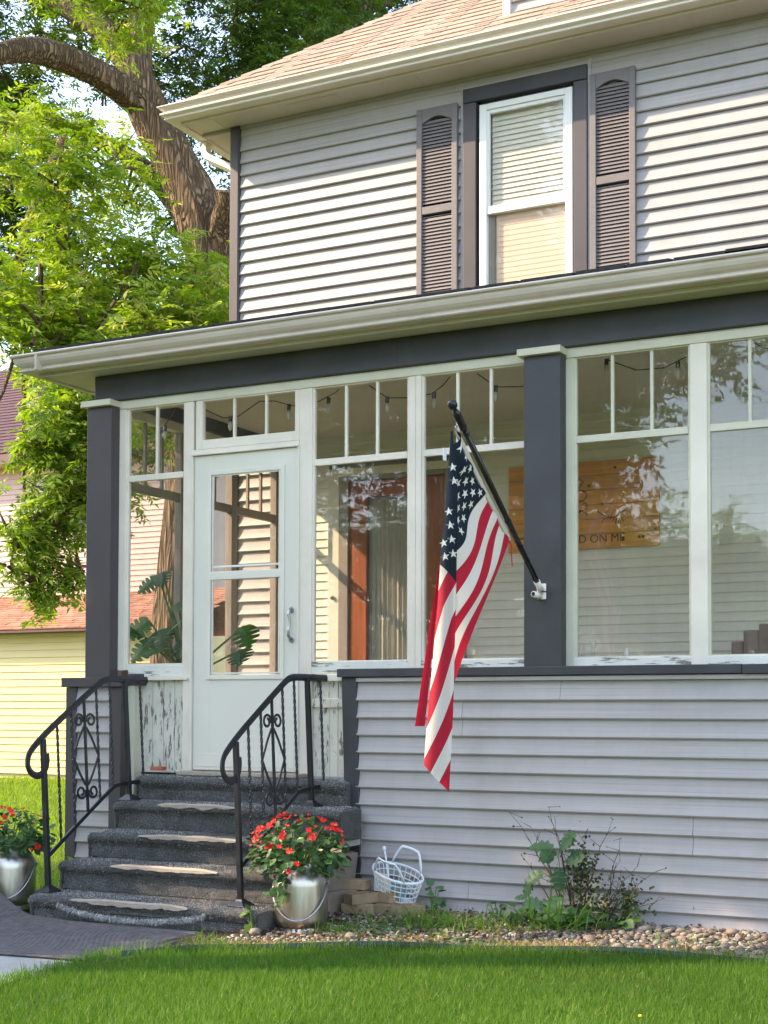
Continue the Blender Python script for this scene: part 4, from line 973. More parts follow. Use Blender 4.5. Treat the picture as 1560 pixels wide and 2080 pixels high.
pk = raw('seed_packet', [(-3.765, -.175, .165), (-3.685, -.155, .16), (-3.68, -.150, .235), (-3.76, -.17, .245), (-3.765, -.155, .165), (-3.685, -.135, .16), (-3.68, -.13, .235), (-3.76, -.15, .245)], [(0, 1, 2, 3), (5, 4, 7, 6), (1, 5, 6, 2), (4, 0, 3, 7), (3, 2, 6, 7)], 'teal')
tag(pk, 'blue and orange printed packet in the right end of the white basket', 'packet')
for q in ((-3.75, .175), (-3.73, .205), (-3.705, .18), (-3.705, .215)):
    yq = -.178 + (q[0] + 3.765) * .25
    raw('print_patch', [(q[0] - .009, yq, q[1]), (q[0] + .012, yq + .005, q[1] + .005), (q[0] + .008, yq + .004, q[1] + .020), (q[0] - .008, yq, q[1] + .016)], [(0, 1, 2, 3)], 'orange', pk)
wd_ = G().tube([(-3.80, -.12, .17), (-3.84, -.10, .36), (-3.857, -.09, .425)], .0055, 6).out('plant_label_stick', 'plastic'); tag(wd_, 'thin white plastic stick with a knob standing up out of the basket', 'stick')
G().lathe([(0, .016), (.010, .012), (.012, 0), (.008, -.012), (0, -.014)], (-3.859, -.09, .43), 10).out('knob', 'plastic', wd_)

# ------------------------------------------------------------------ flag and pole
PA, PB = Vector((-2.895, -.055, 1.945)), Vector((-2.905, -1.125, 2.744)); pd = (PB - PA).normalized()
FP_ = thing('flagpole', (-2.895, 0, 1.94), 'black metal flagpole slanting up from a white bracket on the charcoal post', 'flagpole')
G().tube([PA - pd * .02, PB - pd * .06], .0155, 14).out('pole', 'black', FP_, smooth=True)
G().tube([PB - pd * .17, PB - pd * .15, PB - pd * .06, PB - pd * .035], [.0155, .021, .020, .014], 14).out('pole_collar', 'black', FP_, smooth=True)
g = G(); g.lathe([(0, .028), (.012, .0255), (.021, .017), (.0245, .004), (.0245, -.004), (.021, -.016), (.012, -.025), (.009, -.045)], (0, 0, 0), 18)
q = pd.to_track_quat('Z', 'Y').to_matrix(); g.v = [tuple(q @ Vector(v) + PB) for v in g.v]; g.out('finial_ball', 'black', FP_, smooth=True)
bx('bracket_plate', 'vinyl', FP_, -2.925, -2.868, -.012, -.001, 1.865, 1.955, .006)
G().tube([PA - pd * .055, PA + pd * .03], .0185, 14).out('bracket_socket', 'gutter', FP_, smooth=True)
G().tube([(-2.905, -.01, 1.885), (-2.918, -.075, 1.892)], [.021, .017], 14).out('bracket_socket', 'gutter', FP_, smooth=True)
G().tube([(-2.918, -.0752, 1.892), (-2.9182, -.077, 1.8922)], .012, 14).out('socket_hole', 'black', FP_)
G().tube([(-2.885, -.03, 1.91), (-2.855, -.04, 1.905)], .004, 8).out('thumbscrew', 'black', FP_)
for s_ in (.19, .92):
    c = PB - pd * (s_ if s_ < .5 else s_ - .10); G().tube([c - pd * .010, c + pd * .010], .018, 12).out('ring_clip', 'black', FP_)
FL = thing('flag', (-2.9, -1.06, 2.3), 'red white and blue stars and stripes flag hanging limp from the slanting black pole', 'flag')
S0, S1 = Vector((-2.905, -1.098, 2.622)), Vector((-2.895, -.470, 2.152))
def sleeve(h):   # h 0..13 along the hoist, sagging a little
    p = S0.lerp(S1, h / 13); p.z -= .012 * math.sin(math.pi * h / 13); return p
def foldz(h): return 2.016 - (h - 7) * .1093 if h > 7 else 2.016 + (7 - h) * .078
rows, cols = 52, 26; V = []; UVs = []; FX = []
def P1(h, t):
    a = sleeve(h); b_ = Vector((-2.925, -1.080, foldz(h))); p = a.lerp(b_, t)
    s_ = math.sin(math.pi * t); p.y += .020 * s_; p.z += .008 * math.sin(t * 6.28) 
    p.x += .045 * s_ * math.sin(h * .62 + t * 3.1) * (.4 + .6 * t) + .008 * math.sin(h * 2.1 + t * 7)
    return p
for i in range(rows + 1):
    h = 13 * i / rows
    ln = (sleeve(h) - Vector((-2.925, -1.08, foldz(h)))).length
    for j in range(cols + 1):
        t = j / cols; V.append(P1(h, t)); UVs.append((.5 - (.245 - 0) / 1.0 + 0, 0)); UVs[-1] = (.49 - .3 * (1 - min(1, ln * t / .58)), min(.9999, max(.0001, h / 13)))
F = [(i * (cols + 1) + j, (i + 1) * (cols + 1) + j, (i + 1) * (cols + 1) + j + 1, i * (cols + 1) + j + 1) for i in range(rows) for j in range(cols)]
raw('flag_cloth', V, F, 'flag', FL, smooth=True, uvs=UVs)
# front fold, laid out in a vertical plane turned towards the street
TP = Vector((-2.90, -1.090, 1.872)); WD = Vector((-.90, -.44, 0)).normalized(); WN = Vector((.44, -.90, 0)).normalized(); KPX = 408.0
LE = [(878, 921.5), (979, 915), (1056, 908.5), (1125, 901.5), (1180, 898.5), (1233, 895), (1349, 885), (1423, 878), (1497, 872), (1550, 868.6), (1603, 868)]
RE = [(878, 925), (960, 934), (1010, 936), (1125, 934), (1184, 933), (1307, 930), (1444, 926.8), (1603, 919)]
def lx(v): return float(np.interp(v, [p[0] for p in LE], [p[1] for p in LE]))
def rx_(v): return float(np.interp(v, [p[0] for p in RE], [p[1] for p in RE]))
def bot(t): return 1549 + 54 * t
def P2(u, v):
    l_, r_ = lx(v), rx_(v); t = min(1, max(0, (u - l_) / max(1, r_ - l_))); 
    b_ = .060 * math.sin(math.pi * min(1, t * 1.15)) ** .8 * min(1, (v - 870) / 260) + .010 * math.sin(v * .013)
    p = TP + WD * ((933 - u) / KPX) + WN * b_; p.z = 1.872 - (v - 1184) / KPX; return p
def huv(u, v):   # image-plane layout -> (stripe, distance past the canton)
    du, dv = u - 933, v - 1184
    # du = 14a - .36b ; dv = 15a + .93b
    det = 14 * .93 + .36 * 15; a = (du * .93 + .36 * dv) / det; b_ = (14 * dv - 15 * du) / det
    a *= .81
    a += .30 * math.sin(b_ / 62.0 + 1.2) * min(1, max(0, b_ / 60))
    return 7 + a, b_
rows2, cols2 = 110, 20; V = []; UVs = []; F = []
for i in range(rows2 + 1):
    for j in range(cols2 + 1):
        t = j / cols2; v = 878 + (bot(t) - 878) * i / rows2; u = lx(v) + (rx_(v) - lx(v)) * t
        if i == rows2: u = 868.6 + (919 - 868.6) * t
        h, b_ = huv(u, v); V.append(P2(u, v)); UVs.append((.5 + b_ / 1500, min(.9999, max(.0001, h / 13))))
F = [(i * (cols2 + 1) + j, i * (cols2 + 1) + j + 1, (i + 1) * (cols2 + 1) + j + 1, (i + 1) * (cols2 + 1) + j) for i in range(rows2) for j in range(cols2)]
raw('flag_front_fold', V, F, 'flag', FL, smooth=True, uvs=UVs)
# back fold: the top red stripe hanging behind
V = []; UVs = []
for i in range(21):
    t = i / 20; v = 1120 + (1472 - 1120) * t; ul = 902 - 52 * t; ur = 906 - 36 * t
    for j in range(5):
        q = j / 4; p = TP + WD * ((933 - (ul + (ur - ul) * q)) / KPX) - WN * (.03 + .012 * math.sin(q * 3.14)); p.z = 1.872 - (v - 1184) / KPX; V.append(p); UVs.append((.9, .03))
raw('flag_back_fold', V, [(i * 5 + j, i * 5 + j + 1, (i + 1) * 5 + j + 1, (i + 1) * 5 + j) for i in range(20) for j in range(4)], 'flag', FL, smooth=True, uvs=UVs)
# canvas sleeve along the hoist
V = []
for i in range(21):
    h = 13 * i / 20; a = sleeve(h); n_ = (S1 - S0).normalized(); s_ = Vector((0, n_.z, -n_.y)); s_ = s_ if s_.z > 0 else -s_
    V += [a - s_ * .006 + Vector((.004, 0, 0)), a + s_ * .024 + Vector((.006, 0, 0)), a + s_ * .024 - Vector((.004, 0, 0)), a - s_ * .006 - Vector((.004, 0, 0))]
raw('hoist_sleeve', V, [(i * 4 + j, i * 4 + (j + 1) % 4, (i + 1) * 4 + (j + 1) % 4, (i + 1) * 4 + j) for i in range(20) for j in range(4)], 'sleeve', FL)
for p in (S0 + Vector((.008, 0, .012)), S1 + Vector((.008, 0, .006))): G().tube([p + Vector((0, .011 * math.cos(a * .785), .011 * math.sin(a * .785))) for a in range(9)], .003, 6, caps=False).out('grommet', 'steel', FL)
G().tube([S1 + Vector((0, .0, 0)), S1 + Vector((0, .04, -.03)), S1 + Vector((0, .045, -.10)), S1 + Vector((0, .05, -.14))], .003, 5).out('red_cord', 'petal', FL)
bx('care_tag', 'plastic', FL, -2.945, -2.942, -1.150, -1.115, 2.47, 2.53, 0)
# printed stars
def star(cu, cv, r, fn, rot=.1):
    pts = [(cu, cv)]
    for i in range(10):
        a = math.pi / 2 + rot + i * math.pi / 5; rr = r if i % 2 == 0 else r * .40; pts.append((cu + rr * math.cos(a), cv - rr * math.sin(a)))
    return [fn(*p) for p in pts], [(0, 1 + i, 1 + (i + 1) % 10) for i in range(10)]
sg = G()
def fn2(u, v): return tuple(P2(u, v) + WN * .0035)
for i in range(1, 10):
    for j in range(1, 12):
        if (i + j) % 2: continue
        h = 7 * i / 10 - 7; b_ = -226 + 226 * j / 12; u = 933 + 14 * h * 1.0 - .36 * b_ * 1; v = 1184 + 15 * h + .93 * b_
        if 900 < v < 1170 and lx(v) + 4 < u < rx_(v) - 6:
            vs, fs = star(u, v, 9.2, fn2, .15); sg.add(vs, fs)
def fn1(h, d):
    a = sleeve(h); ln = (a - Vector((-2.925, -1.08, foldz(h)))).length; p = P1(h, d / ln); return (p.x + .0035, p.y - .001, p.z)
for (u, v) in ((942, 958), (955, 957), (943, 988), (956, 1015 - 3), (967, 1010), (943, 1021), (955, 1045), (943, 1079), (946, 931)):
    # world position on the hoist panel plane x = -2.9
    pass
for i in range(1, 10):
    for j in range(1, 12):
        if (i + j) % 2: continue
        h = 7 * i / 10; d = .60 * j / 12 * .92; a = sleeve(h); ln = (a - Vector((-2.925, -1.08, foldz(h)))).length
        if .03 < d < ln - .045:
            k = .028; vs = []; 
            for m_ in range(11):
                if m_ == 0: hh, dd = h, d
                else:
                    an = math.pi / 2 + (m_ - 1) * math.pi / 5; rr = k if m_ % 2 else k * .4; hh = h + rr * math.cos(an) / .066; dd = d - rr * math.sin(an)
                vs.append(fn1(max(.05, min(6.95, hh)), max(.002, dd)))
            sg.add(vs, [(0, 1 + q, 1 + (q + 1) % 10) for q in range(10)])
sg.out('printed_stars', 'star', FL, kind='stuff')

# ------------------------------------------------------------------ things inside the porch
PQ = thing('wooden_sign', (-3.455, UY - .03, 2.40), 'orange stained plank sign with burnt lettering hung on the wall inside the porch', 'sign')
for i in range(6): bx('plank', 'plaque', PQ, -4.04, -2.87, UY - .038 - .001 * (i % 2), UY - .020, 2.402 + i * .1065, 2.402 + (i + 1) * .1065 - .003, .003)
def text_part(s, x, z, size, parent, mat, y):
    cu = bpy.data.curves.new('lettering', 'FONT'); cu.body = s; cu.size = size; cu.extrude = .001; cu.align_x = 'LEFT'
    o = bpy.data.objects.new('lettering', cu); COL.objects.link(o); dg = bpy.context.evaluated_depsgraph_get()
    me = bpy.data.meshes.new_from_object(o.evaluated_get(dg)); bpy.data.objects.remove(o)
    me.materials.clear(); me.materials.append(M[mat]); o = bpy.data.objects.new('lettering', me); link(o, parent)
    bb = [v.co.x for v in me.vertices]; wdt = max(bb) - min(bb)
    o.location = (x, y, z); o.rotation_euler = (R(90), 0, 0); return o, wdt
lt, wdt = text_part("DONT TREAD ON ME", 0, 2.445, .085, PQ, 'burn', UY - .0405); lt.location.x = -3.135 - wdt; lt.location.y = UY - .0405
def coil(pts, r, nm): G().tube([(x, UY - .040, z) for x, z in pts], r, 6).out(nm, 'burn', PQ, smooth=True)
sn = [(-3.50 + .085 * math.cos(t), 2.64 + .03 * math.sin(t) + .012 * t) for t in np.linspace(0, 16, 70)]
coil(sn, .0035, 'snake_mark')
coil([(-3.50, 2.83), (-3.52, 2.88), (-3.48, 2.92), (-3.44, 2.89), (-3.47, 2.86)], .0035, 'snake_mark')
for t in np.linspace(-3.30, -3.14, 9): coil([(t, 2.585 + .02 * math.sin(t * 40)), (t + .012, 2.625 + .015 * math.sin(t * 40))], .002, 'grass_mark')
coil([(-3.33 + .02 * i, 2.62 + .05 * ((i - 5) / 5) ** 2) for i in range(11)], .003, 'tail_mark')
for x, z in ((-3.06, 2.62), (-3.14, 2.46), (-3.02, 2.47), (-2.99, 2.47), (-2.90, 2.52), (-3.30, 2.72), (-2.95, 2.79), (-3.2, 2.98), (-3.40, 2.86)):
    G().tube([(x, UY - .041, z), (x, UY - .037, z)], .011, 10).out('knot', 'burn', PQ)
# string lights
BW = [(-5.93, 3.05), (-5.80, 3.20), (-5.66, 3.38), (-5.50, 3.26), (-5.34, 3.185), (-5.22, 3.185), (-5.05, 3.27), (-4.93, 3.26), (-4.80, 3.215), (-4.60, 3.225), (-4.47, 3.27), (-4.36, 3.36), (-4.22, 3.29), (-4.09, 3.20), (-3.93, 3.185), (-3.78, 3.195), (-3.70, 3.24), (-3.60, 3.34), (-3.48, 3.30), (-3.34, 3.195), (-3.17, 3.18), (-2.98, 3.24), (-2.80, 3.36), (-2.63, 3.285), (-2.45, 3.205), (-2.28, 3.20), (-2.1, 3.27), (-1.9, 3.36), (-1.7, 3.25), (-1.5, 3.2)]
SL = thing('string_lights', (-4, .35, 3.3), 'black wire string of bare bulbs looped along the porch ceiling behind the transoms', 'string lights')
pp = [(x, .35, z) for x, z in BW]
G().tube(pp, .0035, 5).out('wire', 'black', SL)
for x, z in ((-5.82, 3.17), (-5.28, 3.185), (-4.82, 3.22), (-4.52, 3.235), (-4.09, 3.20), (-3.76, 3.195), (-3.34, 3.195), (-2.63, 3.285), (-2.2, 3.22), (-1.66, 3.23)):
    s_ = G().tube([(x, .35, z + .008), (x - .003, .35, z - .030)], .013, 8).out('bulb_socket', 'black', SL)
    G().lathe([(.006, 0), (.014, -.012), (.017, -.03), (.012, -.05), (.004, -.062), (0, -.066)], (x - .003, .35, z - .03), 10).out('bulb', 'bulb', SL, smooth=True)
# monstera
MT = thing('monstera_plant', (-6.0, .62, .83), 'green monstera with split leaves standing behind the leftmost porch window', 'potted plant')
G().lathe([(0, 0), (.12, 0), (.15, .26), (.155, .28), (.14, .28), (.13, .24), (0, .24)], (-5.93, .70, .83), 24).out('pot', 'redbrick', MT, smooth=True)
def mleaf(c, fw, up, L):
    f = Vector(fw).normalized(); r_ = f.cross(Vector(up)).normalized(); u = r_.cross(f); vs = []; n_ = 22
    left = []; right = []
    for i in range(n_ + 1):
        t = i / n_; wdt = .46 * math.sin(math.pi * min(1, t * .92 + .10)) ** .7
        if i % 4 == 3 and .15 < t < .9: wdt *= .35
        left.append((t, wdt)); 
    base = Vector(c); pts = [base + f * L * t + u * L * (-.18 * t * t) for t, _ in left]
    V = []; F = []
    for i, (t, wd) in enumerate(left):
        V += [pts[i] - r_ * wd * L - u * .10 * L * wd, pts[i], pts[i] + r_ * wd * L - u * .10 * L * wd]
    for i in range(n_): F += [(3 * i, 3 * i + 1, 3 * i + 4, 3 * i + 3), (3 * i + 1, 3 * i + 2, 3 * i + 5, 3 * i + 4)]
    raw('leaf', V, F, 'monstera', MT, smooth=False, uvs=[(random.random(), .5)] * len(V))
ml = [((-6.02, .55, 2.16), (-.6, -.5, -.45), (.1, -.8, .6), .22), ((-5.99, .55, 2.20), (.3, -.5, -.5), (0, -.7, .6), .18), ((-5.86, .55, 1.98), (.6, -.4, -.1), (.2, -.7, .6), .22), ((-5.90, .55, 1.80), (.5, -.5, .2), (0, -.7, .7), .24), ((-6.08, .52, 1.86), (-.7, -.4, -.5), (0, -.9, .4), .25), ((-6.03, .5, 1.73), (-.35, -.6, -.6), (0, -.9, .5), .27), ((-6.0, .55, 1.80), (.4, -.6, -.5), (.2, -.8, .4), .26), ((-5.86, .55, 1.70), (.6, -.4, -.3), (0, -.8, .5), .22), ((-6.12, .5, 1.76), (-.3, -.7, .3), (0, -.7, .7), .22), ((-5.95, .5, 1.68), (.1, -.8, -.2), (0, -.5, .8), .24), ((-5.70, .6, 1.74), (.6, -.4, .2), (0, -.7, .7), .22), ((-5.45, .75, 1.82), (.5, -.5, -.6), (.2, -.8, .5), .26), ((-5.5, .8, 1.66), (.3, -.6, -.3), (0, -.7, .7), .26)]
for c, fw, up, L in ml: mleaf(c, fw, up, L * .84)
for c, fw, up, L in ml: G().tube([(-5.93, .72, 1.0), ((c[0] - 5.93) / 2, .68, (c[2] + 1.2) / 2 + .1), c], [.012, .009, .006], 6).out('stalk', 'stem', MT)
# jar, figurine, bench
jr = G().lathe([(0, 0), (.036, 0), (.040, .01), (.040, .075), (.033, .09), (.030, .10), (.032, .104)], (-2.71, .24, 1.545), 20).out('glass_jar', 'jar', None, smooth=True); tag(jr, 'clear glass jar on the sill inside the window right of the charcoal post', 'jar')
fg = G().lathe([(0, 0), (.018, 0), (.022, .012), (.012, .028), (.014, .04), (.007, .05), (0, .052)], (-2.475, .24, 1.545), 14).out('figurine', 'bulb', None, smooth=True); tag(fg, 'tiny pale ornament on the window sill right of the glass jar', 'ornament')
bx('inner_sill', 'casing', H, -2.78, 1.1, .14, .30, 1.52, 1.545, .003); bx('inner_sill', 'casing', H, -4.5, -3.0, .14, .22, 1.50, 1.525, .003)
BN = thing('sofa', (-1.5, 1.7, .83), 'brown knitted blanket draped over a seat back behind the rightmost window', 'sofa')
for i, (x0_, x1_, zt) in enumerate([(-2.28, -2.20, 1.60), (-2.20, -2.12, 1.68), (-2.12, -2.02, 1.75), (-2.02, -.6, 1.79)]): bx('blanket_panel', 'block', BN, x0_, x1_, 1.5, 1.8, .9, zt, .01)
BC = thing('porch_bench', (-4.9, 1.2, .83), 'dark bench across the porch behind the lower door glass', 'bench')
bx('bench_seat', 'taupe', BC, -5.30, -4.45, .95, 1.25, 1.50, 1.53, .003)
for x in (-5.28, -4.5): bx('leg', 'taupe', BC, x, x + .04, .97, 1.23, .83, 1.50, .003)
# ------------------------------------------------------------------ trees
def bumpy_tube(path, n=40, sub=.12, amp=.055, fr=9):
    """trunk or limb: smoothed path, radius per point, furrowed surface"""
    P_ = [np.array(p[:3]) for p in path]; Rr = [p[3] for p in path]
    pts, rs = [], []
    for i in range(len(P_) - 1):
        p0 = P_[max(i - 1, 0)]; p1 = P_[i]; p2 = P_[i + 1]; p3 = P_[min(i + 2, len(P_) - 1)]
        m_ = max(2, int(np.linalg.norm(p2 - p1) / sub))
        for k in range(m_):
            t = k / m_; q = .5 * ((2 * p1) + (-p0 + p2) * t + (2 * p0 - 5 * p1 + 4 * p2 - p3) * t * t + (-p0 + 3 * p1 - 3 * p2 + p3) * t ** 3)
            pts.append(q); rs.append((Rr[i] * (1 - t) + Rr[i + 1] * t) * .84)
    pts.append(P_[-1]); rs.append(Rr[-1])
    g = G(); g.tube([tuple(p) for p in pts], rs, n)
    k = 0
    for i, p in enumerate(pts):
        for j in range(n):
            v = Vector(g.v[i * n + j]); d = (v - Vector(p)); r_ = rs[i]
            a = 6.283 * j / n
            f = noise.noise(Vector((math.cos(a) * r_ * fr, math.sin(a) * r_ * fr, i * sub * 1.3))) + .6 * noise.noise(Vector((math.cos(a) * 3, math.sin(a) * 3, i * sub * .6)))
            g.v[i * n + j] = tuple(v + d.normalized() * f * min(amp, r_ * .14))
    return g
def tree(name, loc, label, limbs, cl, dens, size, mats, group, n=40, twigs=0, droop=.15, nl=9, gaps=()):
    T = thing(name, loc, label, 'tree', group)
    for i, lb in enumerate(limbs): bumpy_tube(lb, n if i < 1 else max(12, n // 2), sub=.12 if n > 20 else .5).out('trunk' if i == 0 else 'limb', 'bark', T, smooth=True)
    for (cs, m_, mean, sp) in zip(cl, mats, (.45, .6, .5), (.22, .22, .22)):
        pos = clumps(cs, dens)
        for (p0, rad) in gaps:      # openings in the crown that let a beam of sun through
            w_ = pos - np.array(p0); t_ = w_ @ np.array(SUN); pos = pos[np.linalg.norm(w_ - t_[:, None] * np.array(SUN), axis=1) > rad]
        v_, f_, r_ = sprigs(pos, size, droop, mean, sp, nl)
        big('crown', v_, f_, m_, r_, T, kind='stuff')
        if twigs:
            g = G()
            for (x, y, z, r_) in cs:
                for _ in range(twigs):
                    a = nrm(RNG.normal(0, 1, 3)); s0 = np.array([x, y, z]) - a * r_ * .7; s1 = np.array([x, y, z]) + a * r_ * .8 + RNG.normal(0, .1, 3); md = (s0 + s1) / 2 + RNG.normal(0, .12 * r_, 3)
                    g.tube([tuple(s0), tuple(md), tuple(s1)], [.014, .009, .003], 4, caps=False)
            g.out('twigs', 'twig', T, kind='stuff')
    return T
trunk = [(-12.46, 8.9, 0.0, 0.50), (-12.36, 8.79, 1.5, 0.385), (-12.11, 8.8, 4.36, 0.36), (-11.79, 8.88, 6.5, 0.393), (-11.73, 8.87, 7.5, 0.43), (-11.93, 8.75, 8.43, 0.42), (-12.15, 8.62, 9.0, 0.386), (-12.4, 8.49, 9.57, 0.37), (-12.56, 8.4, 9.97, 0.34), (-12.71, 8.31, 10.5, 0.286), (-12.7, 8.4, 11.13, 0.223), (-12.73, 8.47, 12.04, 0.181), (-12.64, 8.58, 13.11, 0.127), (-12.82, 8.67, 14.7, 0.055)]
limbB = [(-12.30, 8.55, 9.50, .30), (-12.49, 8.44, 9.83, 0.286), (-12.68, 8.01, 10.05, 0.239), (-12.85, 7.49, 10.17, 0.214), (-13.0, 6.88, 10.14, 0.208), (-13.06, 6.31, 9.93, 0.18), (-13.09, 5.43, 9.38, 0.14), (-13.37, 4.77, 8.9, 0.091), (-13.77, 4.04, 8.73, 0.035)]
limbC = [(-12.62, 8.36, 10.3, .26), (-12.85, 8.3, 10.68, 0.25), (-13.17, 8.31, 11.07, 0.238), (-13.66, 8.39, 11.47, 0.202), (-14.27, 8.43, 11.89, 0.179), (-14.89, 8.46, 12.53, 0.151), (-15.59, 8.54, 13.45, 0.077)]
limbD = [(-11.95, 8.95, 7.9, .24), (-12.24, 9.16, 8.25, 0.22), (-13.01, 9.32, 9.17, 0.18), (-13.75, 9.29, 9.82, 0.153), (-14.51, 9.15, 10.21, 0.131), (-15.14, 9.07, 10.57, 0.132), (-15.63, 9.05, 11.01, 0.118), (-15.99, 8.99, 11.29, 0.099), (-16.63, 8.78, 11.89, 0.059)]
limbD2 = [(-15.0, 9.14, 10.45, 0.109), (-15.49, 9.01, 10.69, 0.078), (-15.92, 8.92, 10.85, 0.063), (-16.42, 8.8, 10.98, 0.039)]
stub = [(-11.75, 8.9, 7.3, .32), (-11.58, 8.81, 7.9, 0.285), (-11.41, 8.66, 8.15, 0.211), (-11.23, 8.52, 8.35, 0.181), (-11.16, 8.46, 8.5, 0.175)]
CAM = np.array([0, -7, 1.27]); _c, _s = math.cos(R(24.6)), math.sin(R(24.6))
def along(az, el, dist, r):
    """a point given by bearing (degrees left of straight ahead of the house normal), rise and distance from the lawn where one stands"""
    a, e = R(az), R(el); return (-math.sin(a) * dist * 1.0, -7 + math.cos(a) * dist, 1.27 + math.tan(e) * dist, r)
# crown masses of the big tree: bearing, elevation, distance, radius
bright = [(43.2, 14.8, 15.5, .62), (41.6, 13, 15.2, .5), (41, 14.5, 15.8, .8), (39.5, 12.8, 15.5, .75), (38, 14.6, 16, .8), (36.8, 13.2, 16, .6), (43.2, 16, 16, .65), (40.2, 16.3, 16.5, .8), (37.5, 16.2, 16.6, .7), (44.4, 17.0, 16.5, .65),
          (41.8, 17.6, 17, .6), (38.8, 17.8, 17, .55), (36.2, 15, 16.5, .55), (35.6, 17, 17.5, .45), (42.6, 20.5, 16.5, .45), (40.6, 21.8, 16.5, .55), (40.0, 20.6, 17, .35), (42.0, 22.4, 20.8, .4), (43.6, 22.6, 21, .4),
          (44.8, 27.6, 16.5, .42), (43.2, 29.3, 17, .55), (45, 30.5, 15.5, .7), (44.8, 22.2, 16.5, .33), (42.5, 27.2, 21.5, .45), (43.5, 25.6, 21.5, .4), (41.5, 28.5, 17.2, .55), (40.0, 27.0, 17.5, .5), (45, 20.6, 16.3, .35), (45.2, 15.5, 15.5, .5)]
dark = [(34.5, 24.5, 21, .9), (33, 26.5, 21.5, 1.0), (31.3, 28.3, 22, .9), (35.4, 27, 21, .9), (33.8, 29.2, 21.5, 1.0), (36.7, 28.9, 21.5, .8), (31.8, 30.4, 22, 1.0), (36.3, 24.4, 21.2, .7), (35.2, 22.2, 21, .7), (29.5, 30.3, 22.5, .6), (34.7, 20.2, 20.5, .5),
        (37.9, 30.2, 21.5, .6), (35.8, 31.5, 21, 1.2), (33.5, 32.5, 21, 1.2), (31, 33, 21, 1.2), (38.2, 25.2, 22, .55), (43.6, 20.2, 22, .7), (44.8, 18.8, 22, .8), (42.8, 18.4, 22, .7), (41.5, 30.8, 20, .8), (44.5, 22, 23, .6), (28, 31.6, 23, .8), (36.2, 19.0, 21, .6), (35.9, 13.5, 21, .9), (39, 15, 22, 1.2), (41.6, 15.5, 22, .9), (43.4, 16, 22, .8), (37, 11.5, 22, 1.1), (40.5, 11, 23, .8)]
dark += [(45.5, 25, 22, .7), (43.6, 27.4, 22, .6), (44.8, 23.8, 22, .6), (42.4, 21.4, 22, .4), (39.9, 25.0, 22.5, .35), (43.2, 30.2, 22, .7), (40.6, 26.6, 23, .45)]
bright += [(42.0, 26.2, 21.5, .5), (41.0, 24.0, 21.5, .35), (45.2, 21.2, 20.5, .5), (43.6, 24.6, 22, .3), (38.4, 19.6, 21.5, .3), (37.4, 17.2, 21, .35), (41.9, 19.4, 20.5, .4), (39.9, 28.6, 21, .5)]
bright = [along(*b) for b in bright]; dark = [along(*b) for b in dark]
high = [(-15, 9, 15, 1.8), (-12, 8, 16, 1.8), (-17.5, 8.5, 13.5, 1.6), (-13.5, 5.5, 14.2, 1.2), (-10.5, 10, 15.5, 1.4), (-17, 6, 15, 1.6), (-14.5, 11, 16.5, 1.8), (-19, 10, 12.5, 1.5), (-18.5, 7, 10, 1.1)]
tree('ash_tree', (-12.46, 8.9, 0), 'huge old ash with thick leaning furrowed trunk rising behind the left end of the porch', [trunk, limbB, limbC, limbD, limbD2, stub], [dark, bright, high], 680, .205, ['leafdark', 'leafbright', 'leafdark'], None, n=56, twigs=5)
T2 = [(-14.6, 14.8, 0, .55), (-14.2, 14.85, 8, .48), (-13.79, 14.87, 13.39, 0.429), (-13.56, 14.95, 14.15, 0.358), (-13.34, 15.03, 14.73, 0.286), (-13.2, 15.07, 15.49, 0.229), (-13.05, 15.09, 16.82, 0.119)]
T2b = [(-13.5, 15.0, 14.0, .2), (-13.43, 15.0, 14.34, 0.191), (-13.05, 15.49, 14.88, 0.145), (-12.71, 15.85, 15.18, 0.117), (-12.4, 16.52, 15.84, 0.069)]
tree('maple_tree', (-14.6, 14.8, 0), 'dark trunked tree whose fork shows just above the slope of the roof', [T2, T2b], [[along(31.5, 29.5, 25, .9), along(29.3, 31, 26, .7), along(26.5, 31.8, 26, .6), along(33.5, 31, 26, 1.2), along(30.2, 33, 26, 1.3), along(27, 33.5, 26, 1.2), (-15, 16, 17, 2.2), (-11, 16, 18.5, 2), (-13, 18, 15, 2)]], 520, .24, ['leafdark'], None, n=36, twigs=3)
# low sunny bough hanging across the neighbour's house
bb = [along(*q) for q in [(41.91, 12.86, 14.4, 0.35), (42.29, 11.49, 14.4, 0.35), (43.05, 10.58, 14.4, 0.23), (41.91, 9.97, 14.4, 0.3), (43.58, 10.36, 14.4, 0.16), (42.67, 8.76, 14.4, 0.28), (43.58, 7.35, 14.4, 0.21), (42.48, 7.2, 14.4, 0.29), (41.72, 8.41, 14.4, 0.25), (42.86, 6.0, 14.4, 0.23), (41.91, 5.64, 14.4, 0.18), (43.58, 4.99, 14.4, 0.13), (43.24, 4.51, 14.4, 0.14), (42.26, 4.83, 14.4, 0.12), (44.37, 5.56, 14.4, 0.09), (44.46, 7.02, 14.4, 0.09), (40.95, 12.54, 14.4, 0.3), (40.66, 10.62, 14.4, 0.3), (40.76, 8.65, 14.4, 0.3), (43.99, 6.55, 14.4, 0.10)]]
bough = [[(-13.2, 7.4, 9.2, .10), (-12.2, 5.6, 7.0, .06), (-10.9, 4.3, 5.0, .035), (-10.2, 3.6, 3.4, .018), (-9.9, 3.4, 2.3, .007)], [(-11.4, 4.8, 5.8, .035), (-10.6, 3.7, 4.6, .02), (-10.4, 2.9, 3.5, .007)]]
tree('young_tree', (-12.2, 5.6, GZ), 'bright yellow green leafy bough hanging down beside the left porch post', bough, [bb], 1900, .17, ['leafbright'], None, n=12, twigs=5, droop=.45)

